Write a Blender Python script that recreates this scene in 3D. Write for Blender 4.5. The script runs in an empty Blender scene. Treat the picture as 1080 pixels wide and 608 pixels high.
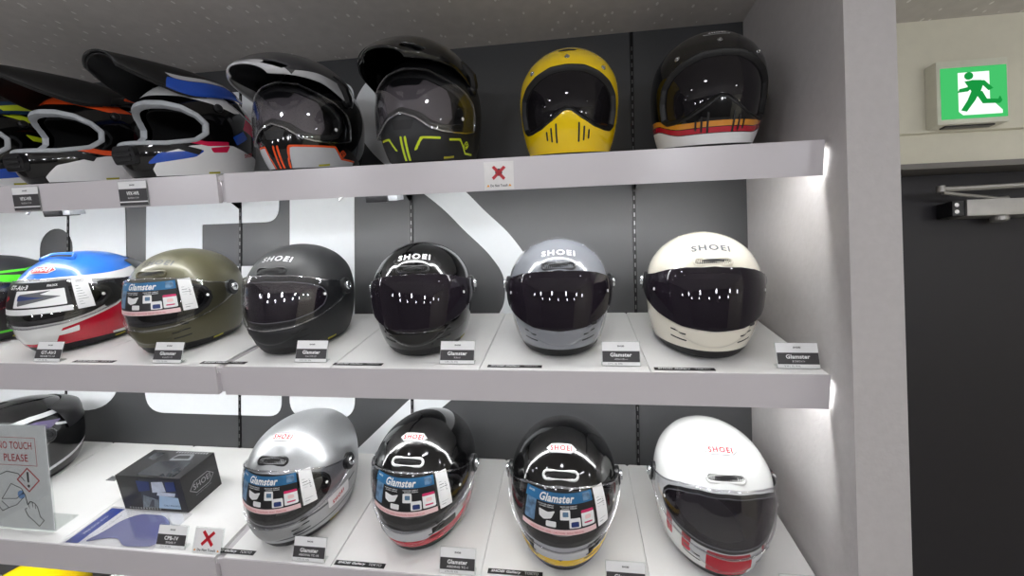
import bpy, bmesh, math, random
import numpy as np
from mathutils import Matrix, Vector
R = math.radians
scene = bpy.context.scene
COL = scene.collection

# ------------------------------------------------------------------ materials
def lin(c):
    return tuple(((v/255)/12.92 if v/255 <= .04045 else ((v/255+.055)/1.055)**2.4) for v in c)
_M = {}
def mat(name, rgb, rough=.5, metal=0., coat=0., noise=.04, nscale=40., emit=0., bump=0., bscale=200., spec=.5):
    if name in _M: return _M[name]
    m = bpy.data.materials.new(name); m.use_nodes = True
    nt = m.node_tree; b = nt.nodes['Principled BSDF']
    c = lin(rgb)
    tc = nt.nodes.new('ShaderNodeTexCoord')
    n = nt.nodes.new('ShaderNodeTexNoise'); n.inputs['Scale'].default_value = nscale; n.inputs['Detail'].default_value = 4
    nt.links.new(tc.outputs['Object'], n.inputs['Vector'])
    rp = nt.nodes.new('ShaderNodeValToRGB')
    rp.color_ramp.elements[0].position = .3; rp.color_ramp.elements[1].position = .7
    rp.color_ramp.elements[0].color = tuple(v*(1-noise) for v in c)+(1,)
    rp.color_ramp.elements[1].color = tuple(min(1, v*(1+noise)) for v in c)+(1,)
    nt.links.new(n.outputs['Fac'], rp.inputs['Fac'])
    nt.links.new(rp.outputs['Color'], b.inputs['Base Color'])
    b.inputs['Roughness'].default_value = rough
    b.inputs['Metallic'].default_value = metal
    b.inputs['Coat Weight'].default_value = coat
    b.inputs['Coat Roughness'].default_value = .04
    b.inputs['Specular IOR Level'].default_value = spec
    if emit:
        nt.links.new(rp.outputs['Color'], b.inputs['Emission Color'])
        b.inputs['Emission Strength'].default_value = emit
    if bump:
        n2 = nt.nodes.new('ShaderNodeTexNoise'); n2.inputs['Scale'].default_value = bscale
        nt.links.new(tc.outputs['Object'], n2.inputs['Vector'])
        bp = nt.nodes.new('ShaderNodeBump'); bp.inputs['Strength'].default_value = bump; bp.inputs['Distance'].default_value = .002
        nt.links.new(n2.outputs['Fac'], bp.inputs['Height']); nt.links.new(bp.outputs['Normal'], b.inputs['Normal'])
    _M[name] = m
    return m
def clear(name, tint, refl=.06, rough=.02, gloss=(1, 1, 1)):
    "thin glossy sheet: tinted transparency under a facing-dependent reflection"
    if name in _M: return _M[name]
    m = bpy.data.materials.new(name); m.use_nodes = True
    nt = m.node_tree; nt.nodes.clear()
    o = nt.nodes.new('ShaderNodeOutputMaterial'); mx = nt.nodes.new('ShaderNodeMixShader')
    t = nt.nodes.new('ShaderNodeBsdfTransparent'); t.inputs['Color'].default_value = tint+(1,)
    g = nt.nodes.new('ShaderNodeBsdfGlossy'); g.inputs['Roughness'].default_value = rough; g.inputs['Color'].default_value = gloss+(1,)
    lw = nt.nodes.new('ShaderNodeLayerWeight'); lw.inputs['Blend'].default_value = .5
    pw = nt.nodes.new('ShaderNodeMath'); pw.operation = 'POWER'; pw.inputs[1].default_value = 4
    ma = nt.nodes.new('ShaderNodeMath'); ma.operation = 'MULTIPLY_ADD'; ma.inputs[1].default_value = .75; ma.inputs[2].default_value = refl; ma.use_clamp = True
    nt.links.new(lw.outputs['Facing'], pw.inputs[0]); nt.links.new(pw.outputs[0], ma.inputs[0])
    nt.links.new(ma.outputs[0], mx.inputs['Fac'])
    nt.links.new(t.outputs[0], mx.inputs[1]); nt.links.new(g.outputs[0], mx.inputs[2]); nt.links.new(mx.outputs[0], o.inputs['Surface'])
    _M[name] = m
    return m
def glow(name, rgb, strength):
    if name in _M: return _M[name]
    m = bpy.data.materials.new(name); m.use_nodes = True
    nt = m.node_tree; nt.nodes.clear()
    o = nt.nodes.new('ShaderNodeOutputMaterial'); e = nt.nodes.new('ShaderNodeEmission')
    e.inputs['Color'].default_value = lin(rgb)+(1,); e.inputs['Strength'].default_value = strength
    nt.links.new(e.outputs[0], o.inputs['Surface']); _M[name] = m
    return m

def smoked(name, rgb, alpha, rough=.03):
    m = mat(name, rgb, rough, 0, 0, .02, spec=.32); b = m.node_tree.nodes['Principled BSDF']; b.inputs['Alpha'].default_value = alpha; return m
BLACKG = mat('gloss_black_paint', (7, 7, 8), .10, 0, .3, .02)
BLACKM = mat('matt_black_paint', (33, 34, 36), .5, 0, 0, .05, 300)
RUBBER = mat('black_rubber', (17, 17, 18), .55, 0, 0, .1, 120)
PLAST = mat('black_plastic', (22, 22, 24), .32, 0, 0, .05)
FABRIC = mat('black_lining_fabric', (26, 26, 28), .95, 0, 0, .2, 180, bump=.4)
FABGREY = mat('grey_lining_fabric', (120, 122, 128), .9, 0, 0, .12, 180, bump=.4)
CHROME = mat('satin_metal', (200, 202, 205), .22, 1., 0, .03)
WHITEG = mat('gloss_white_paint', (236, 237, 235), .18, 0, .6, .01)
INKW = mat('white_print', (238, 238, 238), .45, 0, 0, .01)
INKK = mat('black_print', (20, 20, 22), .45, 0, 0, .03)
INKR = mat('red_print', (192, 22, 40), .4, 0, 0, .03)
INKG = mat('grey_print', (95, 96, 100), .45, 0, 0, .03)
INKB = mat('blue_print', (38, 104, 150), .4, 0, 0, .12, 60)
INKP = mat('pale_pink_print', (240, 205, 205), .5, 0, 0, .02)
INKM = mat('magenta_print', (205, 40, 100), .4, 0, 0, .02)
INKY = mat('olive_yellow_label', (176, 170, 40), .5, 0, 0, .03)
CLEAR = clear('clear_polycarbonate', (.93, .93, .94), .045)
SMOKE = smoked('smoked_polycarbonate', (33, 28, 35), .93)
TINT = clear('lightly_smoked_polycarbonate', (.33, .30, .34), .05, .015)
RIM = clear('clear_visor_edge', (.85, .85, .87), .27, .15)
ACRYL = clear('clear_acrylic', (.94, .955, .95), .05)
SHELFW = mat('white_shelf_laminate', (236, 235, 233), .42, 0, 0, .015, 12)
LIPW = mat('white_metal_fascia', (206, 201, 204), .26, 0, 0, .01, 8)

# ------------------------------------------------------------------ object helpers
def tag(o, label=None, cat=None, group=None, kind=None):
    if label: o['label'] = label
    if cat: o['category'] = cat
    if group: o['group'] = group
    if kind: o['kind'] = kind
    return o
def obj(name, V, F, mats, mi=None, parent=None, smooth=True, sharp=38):
    me = bpy.data.meshes.new(name)
    me.from_pydata([tuple(map(float, v)) for v in V], [], [tuple(f) for f in F])
    if not isinstance(mats, (list, tuple)): mats = [mats]
    for m in mats: me.materials.append(m)
    if mi is not None: me.polygons.foreach_set('material_index', np.asarray(mi, np.int32))
    if smooth:
        me.shade_smooth()
        if sharp: me.set_sharp_from_angle(angle=R(sharp))
    me.update()
    o = bpy.data.objects.new(name, me); COL.objects.link(o)
    if parent: o.parent = parent
    return o
def empty(name, loc=(0, 0, 0), M3=None, scale=1.):
    o = bpy.data.objects.new(name, None); COL.objects.link(o)
    o.location = loc; o.empty_display_size = .05
    if M3 is not None: o.rotation_euler = M3.to_euler()
    o.scale = (scale,)*3
    return o
def solid(o, t, off=0.):
    m = o.modifiers.new('thickness', 'SOLIDIFY'); m.thickness = t; m.offset = off; m.use_even_offset = False
    return o
class B:
    "collects simple shapes into one mesh"
    def __init__(s): s.V = []; s.F = []; s.MI = []
    def add(s, V, F, mi=0):
        n = len(s.V); s.V += [tuple(v) for v in V]; s.F += [tuple(i+n for i in f) for f in F]; s.MI += [mi]*len(F); return s
    def box(s, x0, x1, y0, y1, z0, z1, mi=0, bev=0., M=None):
        bm = bmesh.new(); bmesh.ops.create_cube(bm, size=1)
        for v in bm.verts: v.co = Vector(((x0+x1)/2+v.co.x*(x1-x0), (y0+y1)/2+v.co.y*(y1-y0), (z0+z1)/2+v.co.z*(z1-z0)))
        if bev: bmesh.ops.bevel(bm, geom=bm.edges[:], offset=bev, segments=2, affect='EDGES', profile=.7)
        if M is not None: bm.transform(M)
        bm.verts.index_update()
        s.add([v.co[:] for v in bm.verts], [[v.index for v in f.verts] for f in bm.faces], mi); bm.free(); return s
    def tube(s, pts, r, k=10, mi=0, cap=True):
        pts = [Vector(p) for p in pts]; rings = []; ref = None
        for i, p in enumerate(pts):
            d = (pts[min(i+1, len(pts)-1)]-pts[max(i-1, 0)]).normalized()
            if ref is None: ref = d.orthogonal().normalized()
            ref = (ref-d*ref.dot(d)).normalized(); q = d.cross(ref)
            rr = r[i] if isinstance(r, (list, tuple)) else r
            rings.append([p+(ref*math.cos(2*math.pi*j/k)+q*math.sin(2*math.pi*j/k))*rr for j in range(k)])
        V = [v for g in rings for v in g]
        F = [(i*k+j, i*k+(j+1) % k, (i+1)*k+(j+1) % k, (i+1)*k+j) for i in range(len(pts)-1) for j in range(k)]
        if cap: F += [tuple(range(k))[::-1], tuple((len(pts)-1)*k+j for j in range(k))]
        return s.add(V, F, mi)
    def lathe(s, prof, M=None, k=28, mi=0, cap=True):
        V = []; 
        for r_, z in prof:
            for j in range(k):
                v = Vector((r_*math.cos(2*math.pi*j/k), r_*math.sin(2*math.pi*j/k), z)); V.append((M @ v if M is not None else v)[:])
        F = [(i*k+j, i*k+(j+1) % k, (i+1)*k+(j+1) % k, (i+1)*k+j) for i in range(len(prof)-1) for j in range(k)]
        if cap: F += [tuple((len(prof)-1)*k+j for j in range(k)), tuple(range(k))[::-1]]
        return s.add(V, F, mi)
    def prism(s, poly, d0, d1, axis='y', mi=0, M=None):
        "extruded flat outline; poly is (x,z) for axis y, (x,y) for z, (y,z) for x"
        n = len(poly)
        def c(p, d): return {'y': (p[0], d, p[1]), 'z': (p[0], p[1], d), 'x': (d, p[0], p[1])}[axis]
        V = [c(p, d0) for p in poly]+[c(p, d1) for p in poly]
        if M is not None: V = [(M @ Vector(v))[:] for v in V]
        F = [tuple(range(n)), tuple(range(2*n-1, n-1, -1))]+[(i, i+n, (i+1) % n+n, (i+1) % n) for i in range(n)]
        bm = bmesh.new(); vs = [bm.verts.new(v) for v in V]
        for f in F: bm.faces.new([vs[i] for i in f])
        bmesh.ops.recalc_face_normals(bm, faces=bm.faces[:]); bm.verts.index_update()
        s.add([v.co[:] for v in bm.verts], [[v.index for v in f.verts] for f in bm.faces], mi); bm.free(); return s
    def out(s, name, mats, parent=None, smooth=True, sharp=35):
        return obj(name, s.V, s.F, mats, s.MI, parent, smooth, sharp)
def round_poly(pts, r, k=6):
    "outline with its corners rounded by r (number or list)"
    out = []; n = len(pts)
    for i in range(n):
        p0, p, p1 = Vector(pts[i-1]), Vector(pts[i]), Vector(pts[(i+1) % n])
        rr = r[i] if isinstance(r, (list, tuple)) else r
        a = (p0-p); b = (p1-p); t = min(rr, a.length*.49, b.length*.49)
        if t < 1e-6: out.append(tuple(p)); continue
        A = p+a.normalized()*t; C = p+b.normalized()*t
        for j in range(k+1):
            u = j/k; out.append(tuple(A*(1-u)**2+p*2*u*(1-u)+C*u*u))
    return out

# ------------------------------------------------------------------ lettering
_T = {}
def letters(s, bold=.0, shear=0., space=1.):
    "flat triangulated lettering, height of a capital = 1, centred: (verts Nx2, faces)"
    key = (s, bold, shear, space)
    if key in _T: return _T[key]
    cu = bpy.data.curves.new('lettering', 'FONT'); cu.body = s; cu.size = 1; cu.offset = bold; cu.shear = shear; cu.space_character = space
    cu.resolution_u = 3
    o = bpy.data.objects.new('lettering', cu); COL.objects.link(o)
    dg = bpy.context.evaluated_depsgraph_get(); dg.update()
    me = bpy.data.meshes.new_from_object(o.evaluated_get(dg))
    V = np.array([v.co[:2] for v in me.vertices]) if len(me.vertices) else np.zeros((0, 2))
    F = [tuple(p.vertices) for p in me.polygons]
    bpy.data.objects.remove(o); bpy.data.curves.remove(cu); bpy.data.meshes.remove(me)
    if len(V):
        V[:, 0] -= (V[:, 0].max()+V[:, 0].min())/2; V[:, 1] -= (V[:, 1].max()+V[:, 1].min())/2
        V = V/.72
    _T[key] = (V, F)
    return V, F
def fit_letters(s, w, h, bold=.02, shear=0., space=1.06):
    V, F = letters(s, bold, shear, space)
    V = V.copy()
    if len(V):
        V[:, 0] *= w/(V[:, 0].max()-V[:, 0].min()); V[:, 1] *= h/(V[:, 1].max()-V[:, 1].min())
    return V, F
def flat_letters(bld, s, w, h, M, mi, bold=.02, shear=0.):
    "lettering laid in the local xy plane of M"
    V, F = fit_letters(s, w, h, bold, shear)
    bld.add([(M @ Vector((x, y, 0)))[:] for x, y in V], F, mi)
LAMP_W = 60.
GLOBE_W = 84.
EXPO = 0.
# ------------------------------------------------------------------ helmet surfaces
def crom(P, n=24):
    P = np.asarray(P, float); g = P[-2].copy(); g[1:] = -g[1:]
    Q = np.vstack([2*P[0]-P[1], P, g]); out = []
    for i in range(1, len(Q)-2):
        p0, p1, p2, p3 = Q[i-1], Q[i], Q[i+1], Q[i+2]
        for k in range(n):
            t = k/n; out.append(.5*(2*p1+(p2-p0)*t+(2*p0-5*p1+4*p2-p3)*t*t+(3*p1-p0-3*p2+p3)*t**3))
    out.append(Q[-2]); return np.array(out)
class Surf:
    "a helmet shell by horizontal slices: rows of (height, half width, front, back)"
    def __init__(s, rows, n=2.0, bumps=None):
        T = crom(rows); T[:, 1:] = np.maximum(T[:, 1:], 0); T[:, 0] = np.maximum.accumulate(T[:, 0]+np.arange(len(T))*1e-9)
        s.T = T; s.n = n; s.bumps = bumps
        d = np.r_[0, np.cumsum(np.hypot(np.diff(T[:, 0]), np.diff(.5*(T[:, 2]+T[:, 3]))))]; s.L = d/d[-1]
    def straight(s, z0, z1, k):
        "the same surface with the front profile pulled towards a straight line between two heights (visors)"
        c = Surf.__new__(Surf); c.T = s.T.copy(); c.n = s.n; c.L = s.L; c.bumps = None
        f0, f1 = np.interp([z0, z1], s.T[:, 0], s.T[:, 2]); z = c.T[:, 0]; m = (z > z0) & (z < z1)
        ch = f0+(f1-f0)*(z-z0)/(z1-z0); c.T[m, 2] += k*(ch[m]-c.T[m, 2])
        return c
    def zt(s, t): return np.interp(t, s.L, s.T[:, 0])
    def r(s, a, z):
        T = s.T
        w = np.interp(z, T[:, 0], T[:, 1]); f = np.interp(z, T[:, 0], T[:, 2]); b = np.interp(z, T[:, 0], T[:, 3])
        c = np.cos(a); y = np.where(c > 0, f, b)
        return (np.abs(c/np.maximum(y, 1e-6))**s.n+np.abs(np.sin(a)/np.maximum(w, 1e-6))**s.n)**(-1/s.n)
    def raw(s, a, z):
        r = s.r(a, z); return np.stack([r*np.sin(a), -r*np.cos(a), z], -1)
    def N(s, a, z):
        h = 2e-3; zu = np.minimum(z+h, s.T[-1, 0]); zd = np.maximum(z-h, s.T[0, 0])
        n = np.cross(s.raw(a+h, z)-s.raw(a-h, z), s.raw(a, zu)-s.raw(a, zd))
        return n/np.maximum(np.linalg.norm(n, axis=-1, keepdims=True), 1e-12)
    def P(s, a, z, off=0., bump=True):
        a, z = np.broadcast_arrays(np.asarray(a, float), np.asarray(z, float))
        z = np.clip(z, s.T[0, 0], s.T[-1, 0])
        p = s.raw(a, z); o = np.zeros(a.shape)+off
        if bump and s.bumps is not None: o = o+s.bumps(a, z)
        return p+s.N(a, z)*o[..., None]
KU = .13
def sd(pts, r=0., sym=True):
    "signed distance (metres) to an outline given in (azimuth degrees, height); negative inside"
    pts = list(pts)
    full = sym and pts[0][0] == 0 and pts[-1][0] == 0
    if full: pts = pts+[(-a, z) for a, z in pts[::-1] if a]
    q = np.array([(R(a)*KU, z) for a, z in pts])
    def g(V, A, Z):
        x = (np.abs(A) if sym and not full else A)*KU; p = np.stack([x, Z], -1)
        d = np.full(len(p), 1e9); ins = np.zeros(len(p), bool)
        for i in range(len(q)):
            a, b = q[i], q[(i+1) % len(q)]; e = b-a; w = p-a
            t = np.clip((w@e)/max(e@e, 1e-12), 0, 1); d = np.minimum(d, ((w-t[:, None]*e)**2).sum(1))
            c = ((a[1] <= p[:, 1]) != (b[1] <= p[:, 1]))
            with np.errstate(divide='ignore', invalid='ignore'):
                xi = a[0]+(p[:, 1]-a[1])*e[0]/(e[1] if e[1] else 1e-12)
            ins ^= c & (p[:, 0] < xi)
        return np.where(ins, -1, 1)*np.sqrt(d)-r
    return g
class Grid:
    "a mesh with surface coordinates that can be cut along implicit lines"
    def __init__(s, V, A, Z, F, mi=0): s.V = V; s.A = A; s.Z = Z; s.F = [tuple(f) for f in F]; s.MI = [mi]*len(s.F)
    @staticmethod
    def patch(fn, a, z, mi=0):
        na, nz = len(a), len(z); A, Z = np.meshgrid(a, z); A = A.ravel(); Z = Z.ravel()
        F = [(j*na+i, j*na+i+1, (j+1)*na+i+1, (j+1)*na+i) for j in range(nz-1) for i in range(na-1)]
        return Grid(fn(A, Z), A, Z, F, mi)
    def cut(s, g, mi, only=None):
        G = g(s.V, s.A, s.Z); G = np.where(np.abs(G) < 2e-5, -2e-5, G)
        nF = []; nM = []; V = [s.V]; A = [s.A]; Z = [s.Z]; n = len(s.V); ed = {}; ev = []; ea = []; ez = []
        neg = G < 0
        for f, m in zip(s.F, s.MI):
            k = [neg[i] for i in f]
            if (only is not None and m not in only) or not any(k): nF.append(f); nM.append(m); continue
            if all(k): nF.append(f); nM.append(mi); continue
            pi = []; po = []
            for j in range(len(f)):
                p, q = f[j], f[(j+1) % len(f)]
                (pi if neg[p] else po).append(p)
                if neg[p] != neg[q]:
                    e = (min(p, q), max(p, q))
                    if e not in ed:
                        t = G[e[0]]/(G[e[0]]-G[e[1]]); ed[e] = n+len(ev)
                        ev.append(s.V[e[0]]*(1-t)+s.V[e[1]]*t); ea.append(s.A[e[0]]*(1-t)+s.A[e[1]]*t); ez.append(s.Z[e[0]]*(1-t)+s.Z[e[1]]*t)
                    pi.append(ed[e]); po.append(ed[e])
            if len(pi) > 2: nF.append(tuple(pi)); nM.append(mi)
            if len(po) > 2: nF.append(tuple(po)); nM.append(m)
        if ev: s.V = np.vstack([s.V, np.array(ev)]); s.A = np.r_[s.A, ea]; s.Z = np.r_[s.Z, ez]
        s.F = nF; s.MI = nM
        return s
    def drop(s, mi):
        k = [i for i, m in enumerate(s.MI) if m != mi]; s.F = [s.F[i] for i in k]; s.MI = [s.MI[i] for i in k]; return s
    def keep(s, g): s.cut(g, 99); s.MI = [0 if m == 99 else 98 for m in s.MI]; return s.drop(98)
    def loops(s):
        c = {}
        for f in s.F:
            for j in range(len(f)):
                e = (f[j], f[(j+1) % len(f)]); 
                if (e[1], e[0]) in c: del c[(e[1], e[0])]
                else: c[e] = 1
        nx = {}
        for a, b in c: nx[a] = b
        out = []
        while nx:
            st = next(iter(nx)); lp = [st]; cur = nx.pop(st)
            while cur != st and cur in nx: lp.append(cur); cur = nx.pop(cur)
            out.append(lp)
        return out
    def out(s, name, mats, parent=None, sharp=None):
        used = sorted({i for f in s.F for i in f}); ix = {v: i for i, v in enumerate(used)}
        return obj(name, s.V[used], [tuple(ix[i] for i in f) for f in s.F], mats, s.MI, parent, True, sharp)
def shell_grid(S, na=176, nt=112, off=0., z0=None):
    a = np.linspace(-math.pi, math.pi, na+1)
    t = np.linspace(0, 1, nt+1)[:-1]; z = S.zt(t)
    if z0 is not None: z = np.r_[z0, z[z > z0+.002]]
    g = Grid.patch(lambda A, Z: S.P(A, Z, off), a, z)
    top = len(g.V); zt = S.T[-1, 0]; g.V = np.vstack([g.V, [[0, 0, zt+off]]]); g.A = np.r_[g.A, 0]; g.Z = np.r_[g.Z, zt]
    b = (len(z)-1)*(na+1)
    for i in range(na): g.F.append((b+i, b+i+1, top)); g.MI.append(0)
    return g
def outline_strip(S, pts, r, prof, name, m, parent, k=200, sym=True, closed=True):
    "a moulding along an outline on the surface; prof = (distance outward, height) rows"
    g = sd(pts, r, sym)
    # trace the zero line by marching rays from the outline's middle
    A = np.array([p[0] for p in pts]); Zs = np.array([p[1] for p in pts])
    c = np.array([0 if sym else R(A.mean())*KU, Zs.mean() if not sym else .5*(Zs.max()+Zs.min())])
    th = np.linspace(0, 2*math.pi, k, endpoint=False); D = np.stack([np.cos(th), np.sin(th)], -1)
    rr = np.linspace(0, .32, 640)
    Q = c+D[:, None, :]*rr[None, :, None]
    G = g(None, (Q[..., 0]/KU).ravel(), Q[..., 1].ravel()).reshape(k, -1)
    idx = np.array([np.where(row < 0)[0].max() if (row < 0).any() else 0 for row in G])
    g0 = G[np.arange(k), idx]; g1 = G[np.arange(k), np.minimum(idx+1, 639)]
    rad = rr[idx]+(rr[1])*(-g0)/np.maximum(g1-g0, 1e-9)
    L = c+D*rad[:, None]
    # resample evenly
    e = np.r_[L, L[:1]]; s_ = np.r_[0, np.cumsum(np.hypot(*np.diff(e, axis=0).T))]
    u = np.linspace(0, s_[-1], k, endpoint=False); L = np.stack([np.interp(u, s_, e[:, 0]), np.interp(u, s_, e[:, 1])], -1)
    T = np.roll(L, -1, 0)-np.roll(L, 1, 0); T /= np.linalg.norm(T, axis=1, keepdims=True); n = np.stack([T[:, 1], -T[:, 0]], -1)
    rows = [S.P((L[:, 0]+n[:, 0]*d)/KU, L[:, 1]+n[:, 1]*d, h, bump=False) for d, h in prof]
    V = np.vstack(rows); m_ = len(prof)
    F = [(i*k+j, (i+1)*k+j, (i+1)*k+(j+1) % k, i*k+(j+1) % k) for i in range(m_-1) for j in range(k)]
    return obj(name, V, F, m, None, parent, True, 50)
class Decal:
    "a frame on the helmet surface at (azimuth deg, height): maps flat (u,v) on to the surface"
    def __init__(s, S, a, z, rot=0., off=.0006):
        s.S = S; s.off = off; a = R(a); s.C = S.P(np.array(a), np.array(z)); s.Nn = S.N(np.array(a), np.array(z))
        T = np.array([math.cos(a), math.sin(a), 0]); T = T-s.Nn*(T@s.Nn); T /= np.linalg.norm(T); Bv = np.cross(s.Nn, T)
        c, n = math.cos(R(rot)), math.sin(R(rot)); s.T = T*c+Bv*n; s.B = Bv*c-T*n
    def map(s, uv, h=0.):
        uv = np.asarray(uv, float).reshape(-1, 2); Q = s.C+uv[:, :1]*s.T+uv[:, 1:]*s.B
        O = np.array([0, .0, .11]); d = Q-O; ln = np.linalg.norm(d, axis=1, keepdims=True); d /= ln
        a = np.arctan2(d[:, 0], -d[:, 1]); dx = np.hypot(d[:, 0], d[:, 1]); lo = np.zeros(len(d)); hi = np.full(len(d), .34)
        for _ in range(36):
            m = .5*(lo+hi); z = O[2]+m*d[:, 2]
            ins = (m*dx < s.S.r(a, np.clip(z, 0, s.S.T[-1, 0]))) & (z < s.S.T[-1, 0]) & (z > 0)
            lo = np.where(ins, m, lo); hi = np.where(ins, hi, m)
        z = O[2]+lo*d[:, 2]; b = s.S.bumps(a, z) if s.S.bumps is not None else 0
        return O+d*(lo+s.off+b+h)[:, None]
    def poly(s, pts, name, m, parent, h=0., grid=.004):
        "filled outline that follows the surface"
        p = np.array(pts); n = len(p); c = p.mean(0); V = [c]; F = []; rings = max(2, int(np.abs(p-c).max()/grid))
        e = []
        for i in range(n):
            q = p[(i+1) % n]; st = max(1, int(np.linalg.norm(q-p[i])/grid)); e += [p[i]+(q-p[i])*j/st for j in range(st)]
        e = np.array(e); k = len(e); V = np.vstack([c[None]]+[c+(e-c)*(j+1)/rings for j in range(rings)])
        F = [(0, 1+i, 1+(i+1) % k) for i in range(k)]
        for j in range(rings-1): F += [(1+j*k+i, 1+(j+1)*k+i, 1+(j+1)*k+(i+1) % k, 1+j*k+(i+1) % k) for i in range(k)]
        return obj(name, s.map(V, h), F, m, None, parent, True, None)
    def text(s, txt, w, h, name, m, parent, bold=.03, shear=0., lift=.0004, du=0., dv=0.):
        V, F = fit_letters(txt, w, h, min(bold, .07)*.75, shear, 1.26)
        return obj(name, s.map(V+np.array([du, dv]), lift), F, m, None, parent, True, None)
    def ring(s, pts, prof, name, m, parent, fill=None):
        p = np.array(pts); T = np.roll(p, -1, 0)-np.roll(p, 1, 0); T /= np.linalg.norm(T, axis=1, keepdims=True); n = np.stack([T[:, 1], -T[:, 0]], -1)
        k = len(p); V = np.vstack([s.map(p+n*d, h) for d, h in prof])
        F = [(i*k+j, (i+1)*k+j, (i+1)*k+(j+1) % k, i*k+(j+1) % k) for i in range(len(prof)-1) for j in range(k)]
        return obj(name, V, F, m, None, parent, True, 50)
def stadium(w, h, k=10):
    r = h/2; x = w/2-r
    return [(x+r*math.cos(t), r*math.sin(t)) for t in np.linspace(-math.pi/2, math.pi/2, k)]+[(-x-r*math.cos(t), -r*math.sin(t)) for t in np.linspace(-math.pi/2, math.pi/2, k)]
def ellipse(w, h, k=28): return [(w/2*math.cos(t), h/2*math.sin(t)) for t in np.linspace(0, 2*math.pi, k, endpoint=False)]
def hexagon(w, h, c=.25): return [(-w/2, 0), (-w/2+h*c*1.6, -h/2), (w/2-h*c*1.6, -h/2), (w/2, 0), (w/2-h*c*1.6, h/2), (-w/2+h*c*1.6, h/2)]
def wrap_quad(S, a0, a1, z0, z1, off, name, m, parent, sl=0., nx=24, nz=8):
    g = Grid.patch(lambda A, Z: S.P(A, Z, off, bump=False), np.radians(np.linspace(a0, a1, nx)), np.linspace(z0, z1, nz))
    if sl: g.V = S.P(g.A+R(sl)*(g.Z-z0)/(z1-z0), g.Z, off, bump=False)
    return g
def normal_frame(S, a, z, off=0.):
    a = R(a); p = S.P(np.array(a), np.array(z), off); n = S.N(np.array(a), np.array(z))
    q = Vector(n).to_track_quat('Z', 'Y')
    return Matrix.Translation(Vector(p)) @ q.to_matrix().to_4x4()

# ------------------------------------------------------------------ the place: display shelving
SL = .2696                                        # slope of the shelves
CS, SS = math.cos(SL), math.sin(SL)
DEPTH = .4108; YF = -DEPTH*CS
ZF = [1.942, 1.481, 1.032, .535]                  # height of the front edge of each shelf
RX = Matrix.Rotation(SL, 3, 'X')
def on_shelf(i, x, s, h=0.):
    "point on shelf i: x along the wall, s back from the front edge, h off the board"
    return Vector((x, YF+s*CS-h*SS, ZF[i]+s*SS+h*CS))
def shelf_frame(i, x, s, yaw=0., h=0.): return on_shelf(i, x, s, h), RX @ Matrix.Rotation(yaw, 3, 'Z')
# ------------------------------------------------------------------ helmets
def smooth(x): x = np.clip(x, 0, 1); return x*x*(3-2*x)
def stroke(pts, w, sym=True):
    q = np.array([(R(a)*KU, z) for a, z in pts])
    def g(V, A, Z):
        p = np.stack([(np.abs(A) if sym else A)*KU, Z], -1); d = np.full(len(p), 1e9)
        for a, b in zip(q[:-1], q[1:]):
            e = b-a; v = p-a; t = np.clip((v@e)/max(e@e, 1e-12), 0, 1); d = np.minimum(d, ((v-t[:, None]*e)**2).sum(1))
        return np.sqrt(d)-w/2
    return g
def glam_bumps(a, z):
    u = np.abs(a)*KU; c = np.cos(a) > 0
    q = np.hypot(np.maximum(u-.030, 0), (z-.211)*1.0)
    b = .0008*smooth((.030-q)/.020)
    ad = np.degrees(np.abs(a)); zc = .034+.030*(ad/28)**2
    b = b+.005*smooth((z-zc)/.007)*smooth((.080-z)/.012)*smooth((36-ad)/8)
    return np.where(c, b, 0)
GLAM = Surf([(0, .098, .146, .122), (.03, .110, .157, .142), (.06, .118, .162, .157), (.10, .1235, .160, .169), (.14, .125, .152, .172), (.18, .1180, .135, .163), (.21, .1010, .1095, .141), (.228, .0835, .0875, .116), (.243, .0610, .062, .085), (.2525, .0365, .037, .052), (.2568, .0170, .017, .025), (.258, 0, 0, 0)], bumps=glam_bumps)
EXZ = Surf([(0, .100, .140, .122), (.03, .110, .150, .142), (.06, .117, .157, .157), (.10, .122, .158, .169), (.14, .1235, .150, .172), (.18, .1170, .132, .163), (.21, .1005, .1085, .141), (.228, .0830, .0870, .116), (.243, .0605, .062, .085), (.2525, .0365, .037, .052), (.2568, .0170, .017, .025), (.258, 0, 0, 0)])
GTS = Surf([(0, .098, .148, .130), (.03, .110, .166, .154), (.06, .119, .174, .169), (.10, .124, .170, .180), (.14, .1245, .157, .182), (.18, .1155, .134, .168), (.205, .100, .108, .146), (.222, .082, .086, .122), (.236, .060, .061, .090), (.245, .036, .036, .055), (.2488, .017, .017, .026), (.25, 0, 0, 0)])
ADV = Surf([(0, .100, .146, .122), (.03, .110, .158, .142), (.06, .117, .164, .157), (.10, .122, .160, .169), (.14, .1235, .150, .172), (.18, .1170, .132, .163), (.21, .1005, .1085, .141), (.228, .0830, .0870, .116), (.243, .0605, .062, .085), (.2525, .0365, .037, .052), (.2568, .0170, .017, .025), (.258, 0, 0, 0)])
MXS = Surf([(0, .106, .182, .135), (.03, .113, .199, .148), (.06, .118, .205, .158), (.09, .121, .188, .166), (.12, .123, .160, .17), (.16, .121, .142, .168), (.19, .112, .124, .155), (.215, .0965, .1, .134), (.231, .079, .079, .112), (.245, .056, .055, .080), (.2525, .0345, .034, .05), (.2568, .0165, .016, .024), (.258, 0, 0, 0)])

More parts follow.
